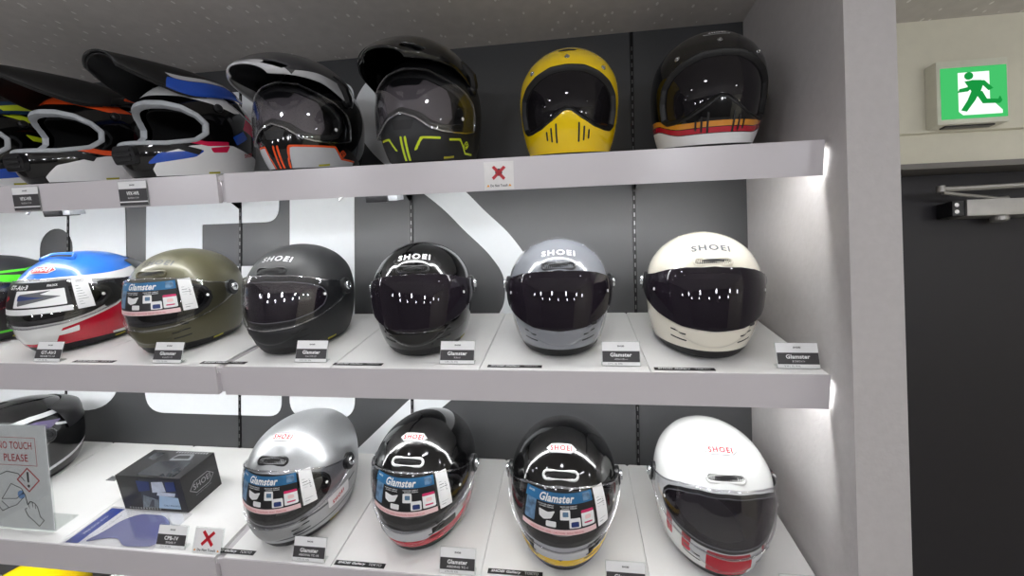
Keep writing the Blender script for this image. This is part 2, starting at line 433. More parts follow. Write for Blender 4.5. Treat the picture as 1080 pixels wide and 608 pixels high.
def new_helmet(label, group, row, X, s, yaw, sc, name='full_face_helmet'):
    loc, M = shelf_frame(row, X, s, yaw, .0012)
    r = empty(name, loc, M, sc)
    return tag(r, label, 'helmet', group)
def trim_line(A, k=1.): return .011+.015*k*(.5+.5*np.cos(A))**1.5
def shell_part(S, root, base, paints, port, port_r, hi=True, trim=1.):
    "outer shell with its eye opening cut out and its painted areas"
    g = shell_grid(S)
    g.cut(lambda V, A, Z: Z-trim_line(A, trim), 99).drop(99)
    mats = [base]
    for m, fn in paints:
        if m not in mats: mats.append(m)
        g.cut(fn, mats.index(m), only=None)
    if port: g.cut(sd(port, port_r), 99).drop(99)
    return g.out('shell', mats, root)
def base_trim(S, root, trim=1.):
    a = np.linspace(-math.pi, math.pi, 141); rows = []
    for k, o in ((1.06, -.0005), (1.0, -.0016), (.5, -.002), (.16, -.004), (0, -.009), (0, -.026), (.6, -.03)):
        rows.append(S.P(a, trim_line(a, trim)*k, o, bump=False))
    V = np.vstack(rows); n = len(a); F = [(i*n+j, i*n+j+1, (i+1)*n+j+1, (i+1)*n+j) for i in range(len(rows)-1) for j in range(n-1)]
    return obj('base_trim', V, [f[::-1] for f in F], RUBBER, None, root, True, 50)
def lining(S, root, port, port_r, m=FABRIC, off=-.02):
    g = shell_grid(S, 96, 48, off)
    if port: g.cut(sd(port, port_r-.004), 99).drop(99)
    return g.out('lining', m, root)
def eyeport_seal(S, root, port, port_r, w=.006, m=RUBBER, raise_=.0022, name='eyeport_seal', depth=.022):
    return outline_strip(S, port, port_r, [(.0022, -.0005), (.0016, raise_*.7), (0, raise_), (-w*.5, raise_), (-w, raise_*.2), (-w-.001, -.008), (-w*.9, -depth)], name, m, root)
def visor_part(Sv, root, outline, r, m, off=.006, rim=None, name='visor', amax=103):
    g = Grid.patch(lambda A, Z: Sv.P(A, Z, off, bump=False), np.radians(np.linspace(-amax, amax, 150)), np.linspace(.05, .215, 60))
    g.keep(sd(outline, r)); v = solid(g.out(name, m, root), .002)
    if rim is not None:
        outline_strip(Sv, outline, r, [(.0006, off-.0018), (.0012, off), (.0006, off+.0018), (-.0022, off+.0020), (-.0026, off), (-.0022, off-.0018), (.0006, off-.0018)], 'visor_edge', rim, v, 260)
    return v
def pivots(S, root, a, z, knob=CHROME, r=.0115, plate=True):
    for sgn in (1, -1):
        M = normal_frame(S, sgn*a, z)
        b = B()
        if plate: b.lathe([(.0, -.004), (.022, -.004), (.022, .0065), (.019, .0088), (.0, .009)], M @ Matrix.Translation((0, -.001, 0)), 32, 0)
        p = b.out('visor_pivot', [PLAST], root) if plate else None
        k = B(); k.lathe([(0, .006), (r, .006), (r, .0125), (r*.93, .0145), (r*.6, .0148), (r*.52, .0128), (0, .0128)], M, 32, 0)
        k.box(-r*.5, r*.5, -.0016, .0016, .0125, .0142, 1, 0, M)
        k.out('pivot_knob', [knob, PLAST], p or root)
def brow_vent(S, root, z, ring_m, w=.076, h=.0175, bar=True):
    d = Decal(S, 0, z, off=.0002)
    o = stadium(w, h)
    v = d.ring(o, [(.0035, -.002), (.003, .0016), (.001, .003), (-.0012, .003), (-.0028, .0005), (-.0032, -.004)], 'brow_vent', ring_m, root)
    d.poly([(x*.93, y*.72) for x, y in o], 'vent_opening', RUBBER, v, -.0002)
    if bar: d.poly(stadium(w*.55, h*.26), 'vent_slider', PLAST, v, .0022)
def vent_slots(S, root, specs, m=RUBBER, th=.0045):
    "dark slots given as (azimuth, height, length, thickness, rotation)"
    for a, z, l, t, rot in specs:
        for sg in (1, -1):
            Decal(S, sg*a, z, rot*sg, .0007).poly(stadium(l, t, 7), 'vent_slot', m, root, 0, .006)
def size_label(S, root, a=62, z=.0135, w=.03):
    for sg in (1,): Decal(S, sg*a, z+.004, -3, .0004).poly([(-w/2, -.0025), (w/2, -.0025), (w/2, .0025), (-w/2, .0025)], 'size_label', INKY, root)

# --- retro full-face helmet
GP = [(0, .192), (25, .188), (42, .178), (55, .164), (60, .149), (60, .130), (54, .112), (42, .098), (22, .0875), (0, .085)]
GV = [(0, .198), (25, .194), (42, .186), (60, .172), (80, .161), (92, .157), (98, .147), (94, .133), (82, .122), (66, .107), (45, .092), (22, .079), (0, .075)]
GSV = GLAM.straight(.08, .20, .55)
def promo_sticker(Sv, v, a_shift=0):
    "printed card taped behind the clear visor: blue heading, product pictures, pale notice, white bar-code slip"
    o = .0075
    g = wrap_quad(Sv, -33+a_shift, 29+a_shift, .112, .189, o, '', None, None, nx=64, nz=40)
    T = lambda p: (lambda V, A, Z: sd([(a+a_shift, z) for a, z in p], 0, False)(V, A, Z))
    rect = lambda a0, a1, z0, z1: [(a0, z0), (a1, z0), (a1, z1), (a0, z1)]
    mats = [INKK, INKB, INKP, INKW, INKM, mat('steel_blue_photo', (96, 128, 158), .4, 0, 0, .5, 90), mat('navy_print', (30, 52, 110), .4)]
    g.cut(T(rect(-40, 40, .170, .2)), 1); g.cut(T(rect(-40, 40, .1, .1225)), 2)
    g.cut(T(rect(-31, -21, .128, .170)), 5)                                    # picture of riders
    g.cut(T(round_poly([(-18, .157), (-17, .143), (-13, .138), (-7, .142), (-4, .157), (-10, .153)], .002)), 3); g.cut(T(round_poly(rect(-11, -3, .126, .137), .004)), 3)
    g.cut(T(rect(0, 8, .141, .160)), 3); g.cut(T(rect(2, 6.5, .147, .156)), 5)
    g.cut(T(rect(7, 16, .125, .144)), 3); g.cut(T(rect(8.5, 14.5, .127, .137)), 6)
    g.cut(T(rect(17, 28, .126, .155)), 3); g.cut(T(rect(17, 28, .1515, .157)), 4); g.cut(T(rect(19, 26, .131, .134)), 4); g.cut(T(round_poly(rect(20, 25, .139, .147), .003)), 2)
    g.cut(T(rect(20, 27, .173, .187)), 5)
    s = g.out('promo_card', mats, v)
    def wt(t, a, z, w, h, m, bold=.02, sh=0.):
        V, F = fit_letters(t, w, h, bold, sh)
        obj('lettering', Sv.P(R(a+a_shift)+V[:, 0]/.15, z+V[:, 1], o+.0005, bump=False), F, m, None, s, True, None)
    wt('Glamster', -3, .1795, .080, .0150, INKW, .03, .25)
    wt('SHOEI', -27, .1835, .016, .0035, INKW)
    for a in (-12, 7):
        wt('ROUND AND COMPACT', a, .166, .036, .0022, INKW); wt('CLASSIC DESIGN', a+.5, .1625, .032, .0022, INKW)
    wt('PINLOCK EVO LENS / CAUTION: READ MANUAL', -3, .1165, .11, .0035, INKR, 0)
    g = wrap_quad(Sv, 31+a_shift, 43+a_shift, .113, .190, o, '', None, None, nx=30, nz=40)
    mats = [INKW, INKG]
    for z in (.183, .181, .179): g.cut(T(rect(34, 40, z, z+.001)), 1)
    for k in range(9): g.cut(T(rect(33, 36+(k*37 % 5), .170-k*.0062, .1712-k*.0062)), 1)
    for k in range(5): g.cut(T(rect(39, 39.8+(k % 3)*.5, .165-k*.004, .167-k*.004)), 1)
    g.out('barcode_slip', mats, v)
def glamster(label, group, row, X, s, yaw, sc, base, paints=(), visor='clear', promo=False, logo='text', logo_m=INKW, vent_m=None, knob=CHROME, side_text=None, inner=0., vz=.2105, lt=.2345):
    S = GLAM; r = new_helmet(label, group, row, X, s, yaw, sc)
    shell_part(S, r, base, paints, GP, 0)
    base_trim(S, r); lining(S, r, GP, 0)
    eyeport_seal(S, r, GP, 0)
    v = visor_part(GSV, r, GV, .001, {'clear': CLEAR, 'smoke': SMOKE, 'tint': TINT}[visor], rim=None if visor == 'smoke' else RIM)
    tab = B(); 
    if visor == 'smoke': pass
    Decal(GSV, 30, .0835, 0, .008).poly(stadium(.018, .007), 'visor_tab', PLAST, v)
    if inner:
        g = Grid.patch(lambda A, Z: GSV.P(A, Z, .0015, bump=False), np.radians(np.linspace(-66, 66, 110)), np.linspace(.08, .2, 50))
        g.keep(sd(GP, -.004)); g.out('visor_insert', smoked(f'smoked_inner_lens_{int(inner*100)}', (44, 37, 46), inner), v)
    if promo: promo_sticker(GSV, v)
    elif visor != 'smoke':
        outline_strip(GSV, GP, -.006, [(.0010, .0035), (.0010, .0045), (-.0010, .0045), (-.0010, .0035)], 'lens_seal', mat('clear_silicone', (120, 120, 126), .2), v, 200)
    for sg in (1, -1): Decal(GSV, sg*55, .140, 0, .0085).poly(ellipse(.007, .007, 14), 'lens_pin', INKW, v, 0, .004)
    pivots(S, r, 91, .143, knob)
    brow_vent(S, r, vz, vent_m or base)
    vent_slots(S, r, [(26, .0625, .040, .0034, 2), (26, .0455, .040, .0034, 2)])
    if logo == 'text': Decal(S, 0, lt, 0).text('SHOEI', .080, .0195, 'lettering', logo_m, r, .045)
    else:
        d = Decal(S, 0, .2465, 0, .0008); h = hexagon(.070, .025, .3)
        b = d.poly(h, 'badge', mat('badge_grey_edge', (84, 84, 90), .3), r); d.poly([(x*.94, y*.85) for x, y in h], 'badge_field', INKW, b, .0006)
        d.text('SHOEI', .049, .0140, 'lettering', INKR, b, .07, lift=.0013)
    if side_text:
        for sg in (1, -1): Decal(S, sg*68, .076, sg*14, .0009).text('SHOEI', .042, .011, 'lettering', side_text, r, .05, .15)
    size_label(S, r)
    return r

# --- motocross style retro helmet with a goggle-wide opening
EP = [(0, .194), (18, .191), (34, .177), (47, .158), (56, .134), (59, .100), (57, .066), (48, .0555), (37, .056), (24, .0635), (12, .081), (4, .097), (0, .0995)]
def exzero(label, group, row, X, s, yaw, sc, base, paints=(), badge='plain'):
    S = EXZ; r = new_helmet(label, group, row, X, s, yaw, sc)
    shell_part(S, r, base, paints, EP, .002, trim=-.3); base_trim(S, r, -.3); lining(S, r, EP, .002)
    outline_strip(S, EP, .002, [(.0018, -.0004), (.0012, .0012), (-.0010, .0018), (-.003, .0006), (-.010, -.010), (-.011, -.024)], 'eyeport_seal', mat('dark_seal_rubber', (9, 9, 10), .5), r)
    g = Grid.patch(lambda A, Z: S.P(A, Z, -.0085, bump=False), np.radians(np.linspace(-66, 66, 96)), np.linspace(.045, .205, 60))
    g.keep(sd(EP, -.006)); solid(g.out('inner_shield', smoked('dark_smoked_shield', (27, 25, 28), .95), r), .0018)
    for a, z in ((0, .2165), (43, .190), (-43, .190)):
        M = normal_frame(S, a, z); b = B(); b.lathe([(.0058, 0), (.0058, .0012), (.0048, .002), (.0030, .0022), (.0028, .0042), (.0018, .005), (0, .0052)], M, 20); b.out('snap_stud', [CHROME], r)
    d = Decal(S, 0, .2385, 0, .0007)
    e = ellipse(.044, .013)
    if badge == 'plain': 
        b = d.poly(e, 'badge', PLAST, r); d.text('SHOEI', .026, .006, 'lettering', INKG, b, .03)
    else:
        b = d.poly(ellipse(.056, .018), 'badge', INKW, r); d.poly(ellipse(.053, .0155), 'badge_field', PLAST, b, .0005); d.text('SHOEI', .034, .0085, 'lettering', INKW, b, .05, lift=.0012)
    for a, z0, z1 in ((9.5, .027, .070), (14, .030, .062), (18.5, .034, .055)):
        for sg in (1, -1):
            Decal(S, sg*a, (z0+z1)/2, 90, .0007).poly(stadium(z1-z0, .0042, 7), 'vent_slot', RUBBER, r, 0, .005)
    return r

PEAKB = mat('black_peak_plastic', (15, 15, 16), .5, 0, 0, .04)
# --- sun peaks
def peak_grid(center, half, droop, tip_round=.02, nu=41, nv=44, power=2.):
    "a peak from its rear edge to its tip; centre line (y,z), half widths and side droop are splines along it"
    C = np.array(center); tt = np.linspace(0, 1, len(C)); H = np.array(half); D = np.array(droop)
    def sp(y, t):
        P = np.column_stack([np.linspace(0, 1, len(y)), y]); Q = np.vstack([2*P[0]-P[1], P, 2*P[-1]-P[-2]]); n = len(y)-1
        i = np.clip((t*n).astype(int), 0, n-1); f = t*n-i; p0, p1, p2, p3 = (Q[i+k, 1] for k in range(4))
        return .5*(2*p1+(p2-p0)*f+(2*p0-5*p1+4*p2-p3)*f*f+(3*p1-p0-3*p2+p3)*f**3)
    def fn(U, W):
        y = sp(C[:, 0], W); z = sp(C[:, 1], W); h = sp(H, W); d = sp(D, W); k = np.abs(U)**power
        return np.stack([U*h, y+tip_round*np.abs(U)**2.5*smooth((W-.6)/.4), z-d*k], -1)
    return Grid.patch(fn, np.linspace(-1, 1, nu), np.linspace(0, 1, nv))
def arch_peak(center, side, nu=45, nv=46):
    "a peak whose cross-sections arch from one side edge over the centre line to the other"
    C = np.array(center); D = np.array(side)
    def sp(y, t):
        Q = np.r_[2*y[0]-y[1], y, 2*y[-1]-y[-2]]; n = len(y)-1; i = np.clip((t*n).astype(int), 0, n-1); f = t*n-i; p0, p1, p2, p3 = (Q[i+k] for k in range(4))
        return .5*(2*p1+(p2-p0)*f+(2*p0-5*p1+4*p2-p3)*f*f+(3*p1-p0-3*p2+p3)*f**3)
    def fn(U, W):
        s_ = np.abs(U); k = np.cos(np.minimum(s_, 1)*math.pi/2)**.9; m = np.sin(np.minimum(s_, 1)*math.pi/2)**.95
        return np.stack([np.sign(U)*sp(D[:, 0], W)*m, sp(D[:, 1], W)+(sp(C[:, 0], W)-sp(D[:, 1], W))*k, sp(D[:, 2], W)+(sp(C[:, 1], W)-sp(D[:, 2], W))*k], -1)
    return Grid.patch(fn, np.linspace(-1, 1, nu), np.linspace(0, 1, nv))
def uvpoly(pts, sym=True, r=0.):
    f = sd([(math.degrees(u), v) for u, v in pts], r, sym)
    return f
def adventure(label, group, row, X, s, yaw, sc, base, paints, peak_mats, peak_paints, accent, edge_m):
    S = ADV; r = new_helmet(label, group, row, X, s, yaw, sc, 'adventure_helmet')
    AV = [(0, .207), (25, .200), (45, .178), (62, .158), (74, .135), (78, .105), (76, .072), (60, .066), (44, .066), (32, .068), (21, .076), (11, .096), (0, .107)]
    AP = [(0, .199), (24, .192), (43, .171), (58, .150), (66, .128), (66, .098), (58, .078), (44, .074), (33, .076), (23, .084), (13, .103), (0, .114)]
    shell_part(S, r, base, paints, AP, 0, trim=-.3); base_trim(S, r, -.3); lining(S, r, AP, 0, mat('adventure_grey_lining', (82, 80, 84), .9, 0, 0, .1, 150))
    eyeport_seal(S, r, AP, 0, .009, RUBBER, .003)
    Sv = S.straight(.08, .21, .5)
    v = visor_part(Sv, r, AV, 0, CLEAR, .008, RIM, amax=85)
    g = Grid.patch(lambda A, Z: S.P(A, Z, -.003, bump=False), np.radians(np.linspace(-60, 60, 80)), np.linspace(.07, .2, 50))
    g.keep(sd([(0, .186), (24, .180), (40, .168), (44, .14), (44, .10), (38, .085), (30, .084), (20, .094), (11, .110), (0, .118)], .004)); g.out('visor_insert', smoked('translucent_grey', (118, 112, 116), .75, .25), v)  # translucent grey panel set behind the visor
    vs = Decal(S, 0, .183, 0, -.0015); vs.poly(round_poly([(-.052, .014), (-.036, -.012), (.036, -.012), (.052, .014)], .006), 'inner_sun_shield', PLAST, r)
    for sg in (1, -1): Decal(Sv, sg*56, .098, 0, .0095).poly(ellipse(.008, .008, 14), 'lens_pin', INKW, v, 0, .004)
    Decal(S, 0, .083, 0, .0012).poly(round_poly([(-.030, .012), (-.022, -.009), (.022, -.009), (.030, .012)], .004), 'chin_vent', RUBBER, r)
    # peak
    g = arch_peak([(.075, .262), (.03, .272), (-.05, .279), (-.14, .268), (-.19, .248), (-.232, .226)], [(.100, .06, .175), (.1215, .0, .160), (.1225, -.045, .178), (.115, -.11, .200), (.086, -.168, .208), (.046, -.208, .208)])
    for p, m in peak_paints: g.cut(p, m)
    for pts in ([(.38, .86), (.72, .80), (.78, .87), (.48, .94)],): g.cut(uvpoly(pts, True, .004), 99)
    g.drop(99)
    pk = solid(g.out('peak', peak_mats, r), .004)
    for sg in (1, -1):
        M = normal_frame(S, sg*82, .172)
        b = B(); b.lathe([(0, 0), (.016, 0), (.016, .008), (.012, .012), (0, .012)], M, 24); b.out('peak_screw', [PLAST], r)
        arm = B()
        p0 = Vector(S.P(np.array(R(sg*82)), np.array(.172), .006)); p2 = Vector((sg*.108, -.05, .225)); p1 = (p0+p2)/2+Vector((sg*.012, 0, .0))
        arm.tube([p0, p0*.7+p1*.3, p1, p2*.6+p1*.4, p2], [.012, .014, .012, .010, .008], 8); arm.out('peak_arm', [PLAST], pk)
        Decal(S, sg*66, .040, 0, .0008).ring(round_poly(hexagon(.020, .016, .3), .001), [(.0012, 0), (0, .0008), (-.0012, 0)], 'badge', accent, r)
        Decal(S, sg*66, .040, 0, .0008).text('S', .008, .009, 'lettering', accent, r, .03)
    d = Decal(S, 0, .226, 0, .0008)
    size_label(S, r, 40, .008)
    return r

# --- off-road helmet
def offroad(label, group, row, X, s, yaw, sc, base, paints, peak_mats, peak_paints, tint):
    S = MXS; r = new_helmet(label, group, row, X, s, yaw, sc, 'motocross_helmet')
    OP = [(0, .190), (22, .187), (40, .177), (54, .158), (62, .136), (60, .110), (48, .091), (26, .081), (0, .081)]
    shell_part(S, r, base, paints, OP, 0, trim=-.5); base_trim(S, r, -.5); lining(S, r, OP, 0, FABRIC, -.028)
    eyeport_seal(S, r, OP, .001, .0085, mat('grey_goggle_rim', (176, 180, 184), .6, 0, 0, .05, 60), .003, 'eyeport_rim', .016)
    # mouth piece
    M = normal_frame(S, 0, .055)
    mp = B(); mp.prism(round_poly([(-.030, -.022), (.030, -.022), (.038, .002), (.028, .022), (-.028, .022), (-.038, .002)], .008), -.010, .002, 'z', 0, M)
    for k in (-1, 0, 1): mp.box(-.024, .024, -.003+k*.012, .003+k*.012, .001, .0045, 1, .001, M)
    mp.out('mouth_guard', [PLAST, RUBBER], r)
    for sg in (1, -1):
        Decal(S, sg*38, .072, sg*-14, .001).poly(round_poly([(-.035, -.006), (.03, -.010), (.036, .006), (-.03, .006)], .003), 'chin_intake', RUBBER, r)
        Decal(S, sg*118, .060, sg*10, .001).text('SHOEI', .040, .011, 'lettering', INKR, r, .05)
        Decal(S, sg*104, .105, sg*20, .001).poly(round_poly([(-.022, -.014), (.030, -.010), (.022, .014), (-.026, .010)], .004), 'side_vent', tint, r)
    g = arch_peak([(.12, .240), (.06, .264), (-.01, .280), (-.08, .286), (-.15, .287), (-.215, .286)], [(.062, .12, .214), (.100, .05, .212), (.108, -.02, .206), (.092, -.085, .206), (.070, -.155, .230), (.046, -.208, .256)])
    for p, m in peak_paints: g.cut(p, m)
    pk = solid(g.out('peak', peak_mats, r), .0045)
    under = arch_peak([(-.03, .272), (-.09, .277), (-.15, .280), (-.211, .280)], [(.100, -.035, .203), (.087, -.088, .203), (.066, -.155, .226), (.043, -.205, .252)])
    solid(under.out('peak_underside', [PEAKB], pk), .003)
    for sg in (1, -1):
        M = normal_frame(S, sg*80, .178); b = B(); b.lathe([(0, 0), (.011, 0), (.011, .006), (.008, .009), (0, .009)], M, 20); b.out('peak_screw', [PLAST], r)
    size_label(S, r, 60, .006)
    return r

# --- touring full-face helmet
TP = [(0, .186), (32, .181), (54, .168), (66, .152), (67, .132), (58, .112), (44, .100), (24, .090), (0, .087)]
TV = [(0, .193), (32, .188), (56, .177), (78, .170), (97, .163), (103, .150), (97, .134), (84, .122), (66, .108), (46, .094), (24, .083), (0, .079)]
TSV = GTS.straight(.08, .195, .45)
def touring(label, group, row, X, s, yaw, sc, base, paints, card=True, badge=True, visor=None, crown=None):
    S = GTS; r = new_helmet(label, group, row, X, s, yaw, sc, 'touring_helmet')
    shell_part(S, r, base, list(paints)+[(PLAST, sd([(58, .172), (84, .170), (103, .160), (104, .146), (92, .128), (70, .110), (58, .104)], .002))], TP, 0); base_trim(S, r); lining(S, r, TP, 0); eyeport_seal(S, r, TP, 0, .009, RUBBER, .003)
    v = visor_part(TSV, r, TV, .001, visor or CLEAR, .006, RIM, amax=110)
    for sg in (1, -1): Decal(TSV, sg*58, .138, 0, .009).poly(ellipse(.008, .008, 14), 'lens_pin', INKW, v, 0, .004)
    if card:
        rect = lambda a0, a1, z0, z1: [(a0, z0), (a1, z0), (a1, z1), (a0, z1)]
        T = lambda p: sd(p, 0, False)
        g = wrap_quad(TSV, -36, 32, .112, .186, .0075, '', None, None, nx=60, nz=36)
        g.cut(T(rect(-40, 40, .1, .125)), 1); g.cut(T(rect(-12, 29, .129, .168)), 1); g.cut(T([(-8, .133), (26, .150), (10, .158), (20, .166), (-8, .160)]), 2); g.cut(T([(-9, .145), (14, .150), (-9, .158)]), 3); g.cut(T([(-28, .14), (-20, .15), (-25, .158)]), 4)
        c = g.out('promo_card', [INKK, INKW, INKG, mat('navy_print', (30, 52, 110), .4), INKR], v)
        for t, a, z, w, h in (('GT-Air3', -12, .176, .060, .010), ('PINLOCK', 20, .177, .022, .005)):
            V, F = fit_letters(t, w, h, .03, .15); obj('lettering', TSV.P(R(a)+V[:, 0]/.15, z+V[:, 1], .008, bump=False), F, INKW, None, c, True, None)
        g = wrap_quad(TSV, 35, 48, .112, .188, .0075, '', None, None, nx=26, nz=36)
        for z in (.181, .179, .177): g.cut(T(rect(38, 45, z, z+.001)), 1)
        for k in range(8): g.cut(T(rect(37, 40+(k*37 % 6), .168-k*.0065, .1692-k*.0065)), 1)
        g.out('barcode_slip', [INKW, INKG], v)
    pivots(S, r, 92, .148, PLAST, .012)
    # crown vent and rear spoiler
    d = Decal(S, 0, .2445, 0, .0006)
    tv = d.ring(round_poly([(-.045, -.012), (.045, -.012), (.03, .014), (-.03, .014)], .006), [(.005, -.001), (.004, .004), (0, .007), (-.004, .004), (-.005, 0)], 'crown_vent', crown or base, r); d.poly(stadium(.066, .010), 'vent_opening', RUBBER, tv, .0015)
    for sg in (1, -1):
        Decal(S, sg*24, .055, sg*12, .0008).poly(round_poly([(-.030, .004), (.022, -.006), (.028, .008), (-.026, .012)], .003), 'chin_vent', base, r)
    g = Grid.patch(lambda A, Z: S.P(A, Z, .004+.014*np.clip(1-np.abs(Z-.175)/.03, 0, 1)*np.clip(1-np.abs(np.abs(A)-math.pi)/1.0, 0, 1)), np.linspace(math.pi-1.05, math.pi+1.05, 40), np.linspace(.135, .21, 14))
    g.out('rear_spoiler', [PLAST], r)
    if badge:
        d = Decal(S, 0, .2165, 0, .0012); h = hexagon(.066, .026, .3)
        b = d.poly(h, 'badge', INKW, r); d.poly([(x*.94, y*.86) for x, y in h], 'badge_field', INKR, b, .0005); d.text('SHOEI', .044, .0135, 'lettering', INKW, b, .05, lift=.0011)
    size_label(S, r, 70, .008)
    return r
# ------------------------------------------------------------------ the room
WALLP = mat('embossed_wallpaper', (188, 184, 183), .75, 0, 0, .03, 60, bump=.25, bscale=120)
CREAM = mat('cream_wall_paint', (226, 222, 204), .7, 0, 0, .02, 30)
PANEL = mat('charcoal_display_panel', (55, 56, 58), .48, 0, 0, .10, 400, bump=.06, bscale=500, spec=.75)
VINYL = mat('white_vinyl', (226, 229, 231), .5, 0, 0, .01)
DOORM = mat('black_door_paint', (25, 22, 29), .5, 0, 0, .04)
def ceiling_mat():
    m = mat('flecked_ceiling_paper', (206, 201, 196), .8, 0, 0, .05, 30)
    nt = m.node_tree; b = nt.nodes['Principled BSDF']; src = b.inputs['Base Color'].links[0].from_socket
    tc = nt.nodes.new('ShaderNodeTexCoord'); v = nt.nodes.new('ShaderNodeTexVoronoi'); v.inputs['Scale'].default_value = 42
    mp = nt.nodes.new('ShaderNodeMapping'); mp.inputs['Scale'].default_value = (1, .55, 1); mp.inputs['Rotation'].default_value = (0, 0, .7)
    nt.links.new(tc.outputs['Object'], mp.inputs['Vector']); nt.links.new(mp.outputs[0], v.inputs['Vector'])
    lt = nt.nodes.new('ShaderNodeMath'); lt.operation = 'LESS_THAN'; lt.inputs[1].default_value = .16; nt.links.new(v.outputs['Distance'], lt.inputs[0])
    wn = nt.nodes.new('ShaderNodeMath'); wn.operation = 'MULTIPLY'; wn.inputs[1].default_value = .8; nt.links.new(lt.outputs[0], wn.inputs[0])
    mx = nt.nodes.new('ShaderNodeMixRGB'); nt.links.new(wn.outputs[0], mx.inputs['Fac']); nt.links.new(src, mx.inputs[1]); mx.inputs[2].default_value = (.95, .93, .9, 1)
    nt.links.new(mx.outputs[0], b.inputs['Base Color']); return m
def st(name, bld, m, **k): return tag(bld.out(name, m, None, **k), kind='structure')
CEIL = 2.434; XW = .504; XP = .591; YP = -.4485; YC = .094
st('wall_back', B().box(-3.6, XW+.02, 0, .08, 0, CEIL), [PANEL])
st('wall_right', B().box(XW, XP, YP, YC+.10, 0, CEIL), [WALLP])
st('ceiling', B().box(-3.7, 3.2, -4.6, .4, CEIL, CEIL+.06), [ceiling_mat()])
st('floor', B().box(-3.7, 3.2, -4.6, .4, -.06, 0), [mat('grey_floor_tile', (206, 204, 200), .45, 0, 0, .06, 6)])
ROOMW = mat('room_wall_paint', (120, 117, 116), .7, 0, 0, .03, 8)
st('wall_front', B().box(-3.7, 3.2, -4.66, -4.6, 0, CEIL), [ROOMW])
st('wall_left', B().box(-3.76, -3.7, -4.6, .1, 0, CEIL), [ROOMW])
st('wall_side', B().box(3.2, 3.26, -4.6, .3, 0, CEIL), [CREAM])
# wall with the exit door, just past the end panel
DL, DR, DH = .80, 1.72, 2.013
w = B(); w.box(XP, DL, YC, YC+.18, 0, CEIL); w.box(DR, 3.2, YC, YC+.18, 0, CEIL); w.box(DL, DR, YC, YC+.18, DH, CEIL)
st('wall_far', w, [CREAM])
st('trim_1', B().box(XP, 3.2, YC-.016, YC, 2.104, CEIL, 0, .002), [CREAM])
fr = B(); fr.box(DL, DL+.03, YC-.006, YC+.10, 0, DH); fr.box(DR-.03, DR, YC-.006, YC+.10, 0, DH); fr.box(DL, DR, YC-.008, YC+.075, DH-.012, DH+.004)
st('trim_2', fr, [mat('grey_door_frame', (120, 116, 112), .45)])
door = st('door_1', B().box(DL+.031, DR-.031, YC+.066, YC+.106, .006, DH-.014), [DOORM])
hd = B(); hd.lathe([(0, 0), (.026, 0), (.026, .006), (.011, .008), (.011, .045), (0, .045)], Matrix.Translation((DR-.10, YC+.066, 1.0)) @ Matrix.Rotation(math.pi/2, 4, 'X'), 20)
hd.tube([(DR-.10, YC+.026, 1.0), (DR-.13, YC+.022, 1.0), (DR-.22, YC+.022, 1.0)], [.011, .010, .009]); hd.out('door_handle', [CHROME], door)
st('baseboard_far', B().box(DR, 3.2, YC-.01, YC, 0, .07), [mat('grey_baseboard', (90, 88, 86), .5)])

# ---- exit sign
GRN = glow('lit_green_sign', (68, 188, 104), 1.1); WHT = glow('lit_white_sign', (240, 255, 244), 1.2)
ex = empty('exit_sign', (1.113, YC-.016, 2.200)); tag(ex, 'lit green and white running man exit sign in a cream box above the door', 'exit sign')
hw, hh, dp = .088, .090, .040
bx = B(); bx.box(-hw, hw, -dp, 0, -hh, hh, 0, .004); body = bx.out('housing', [mat('cream_plastic', (226, 224, 208), .4)], ex)
f = B().box(-hw+.010, hw-.006, -dp-.003, -dp+.002, -hh+.014, hh-.022, 0, .001).out('sign_face', [GRN], ex)
fw, fh = .074, .068
mk = B(); sgx = lambda p: [(x*fw, z*fh-.004) for x, z in p]
mk.prism(sgx([(-.50, .82), (.52, .82), (.52, -.30), (.92, -.80), (.92, -.93), (-.36, -.93), (-.50, -.78)]), -dp-.0045, -dp-.002, 'y', 0)
yo = -dp-.0062
mk.prism([(-.012+.0105*math.cos(t), .041+.0105*math.sin(t)) for t in np.linspace(0, 2*math.pi, 20, endpoint=False)], yo, -dp-.003, 'y', 1)
for p in ([(-.30, .44), (-.05, .48), (.22, .46), (.34, .40), (.20, -.02), (-.08, .02)],                   # trunk
          [(.10, .46), (.34, .44), (.62, .10), (.48, .02), (.28, .28)],                                   # front arm
          [(-.28, .44), (-.02, .44), (-.22, .20), (-.48, .14), (-.52, .00), (-.20, .03), (-.02, .22)],    # rear arm
          [(-.08, .04), (.22, .06), (.02, -.36), (-.26, -.80), (-.44, -.74), (-.22, -.34)],               # rear leg
          [(.00, .04), (.26, .00), (.40, -.32), (.80, -.36), (.84, -.24), (.90, -.42), (.84, -.52), (.28, -.50)]):   # front leg
    mk.prism(sgx(p), yo, -dp-.003, 'y', 1)
mk.out('running_man_symbol', [WHT, glow('lit_green_figure', (26, 150, 66), 1.0)], f, False)
sl = B().box(-hw*.7, hw*.7, -dp*.75, -dp*.25, -hh-.004, -hh+.002, 0, .001); sl.out('bottom_grille', [PLAST], ex)

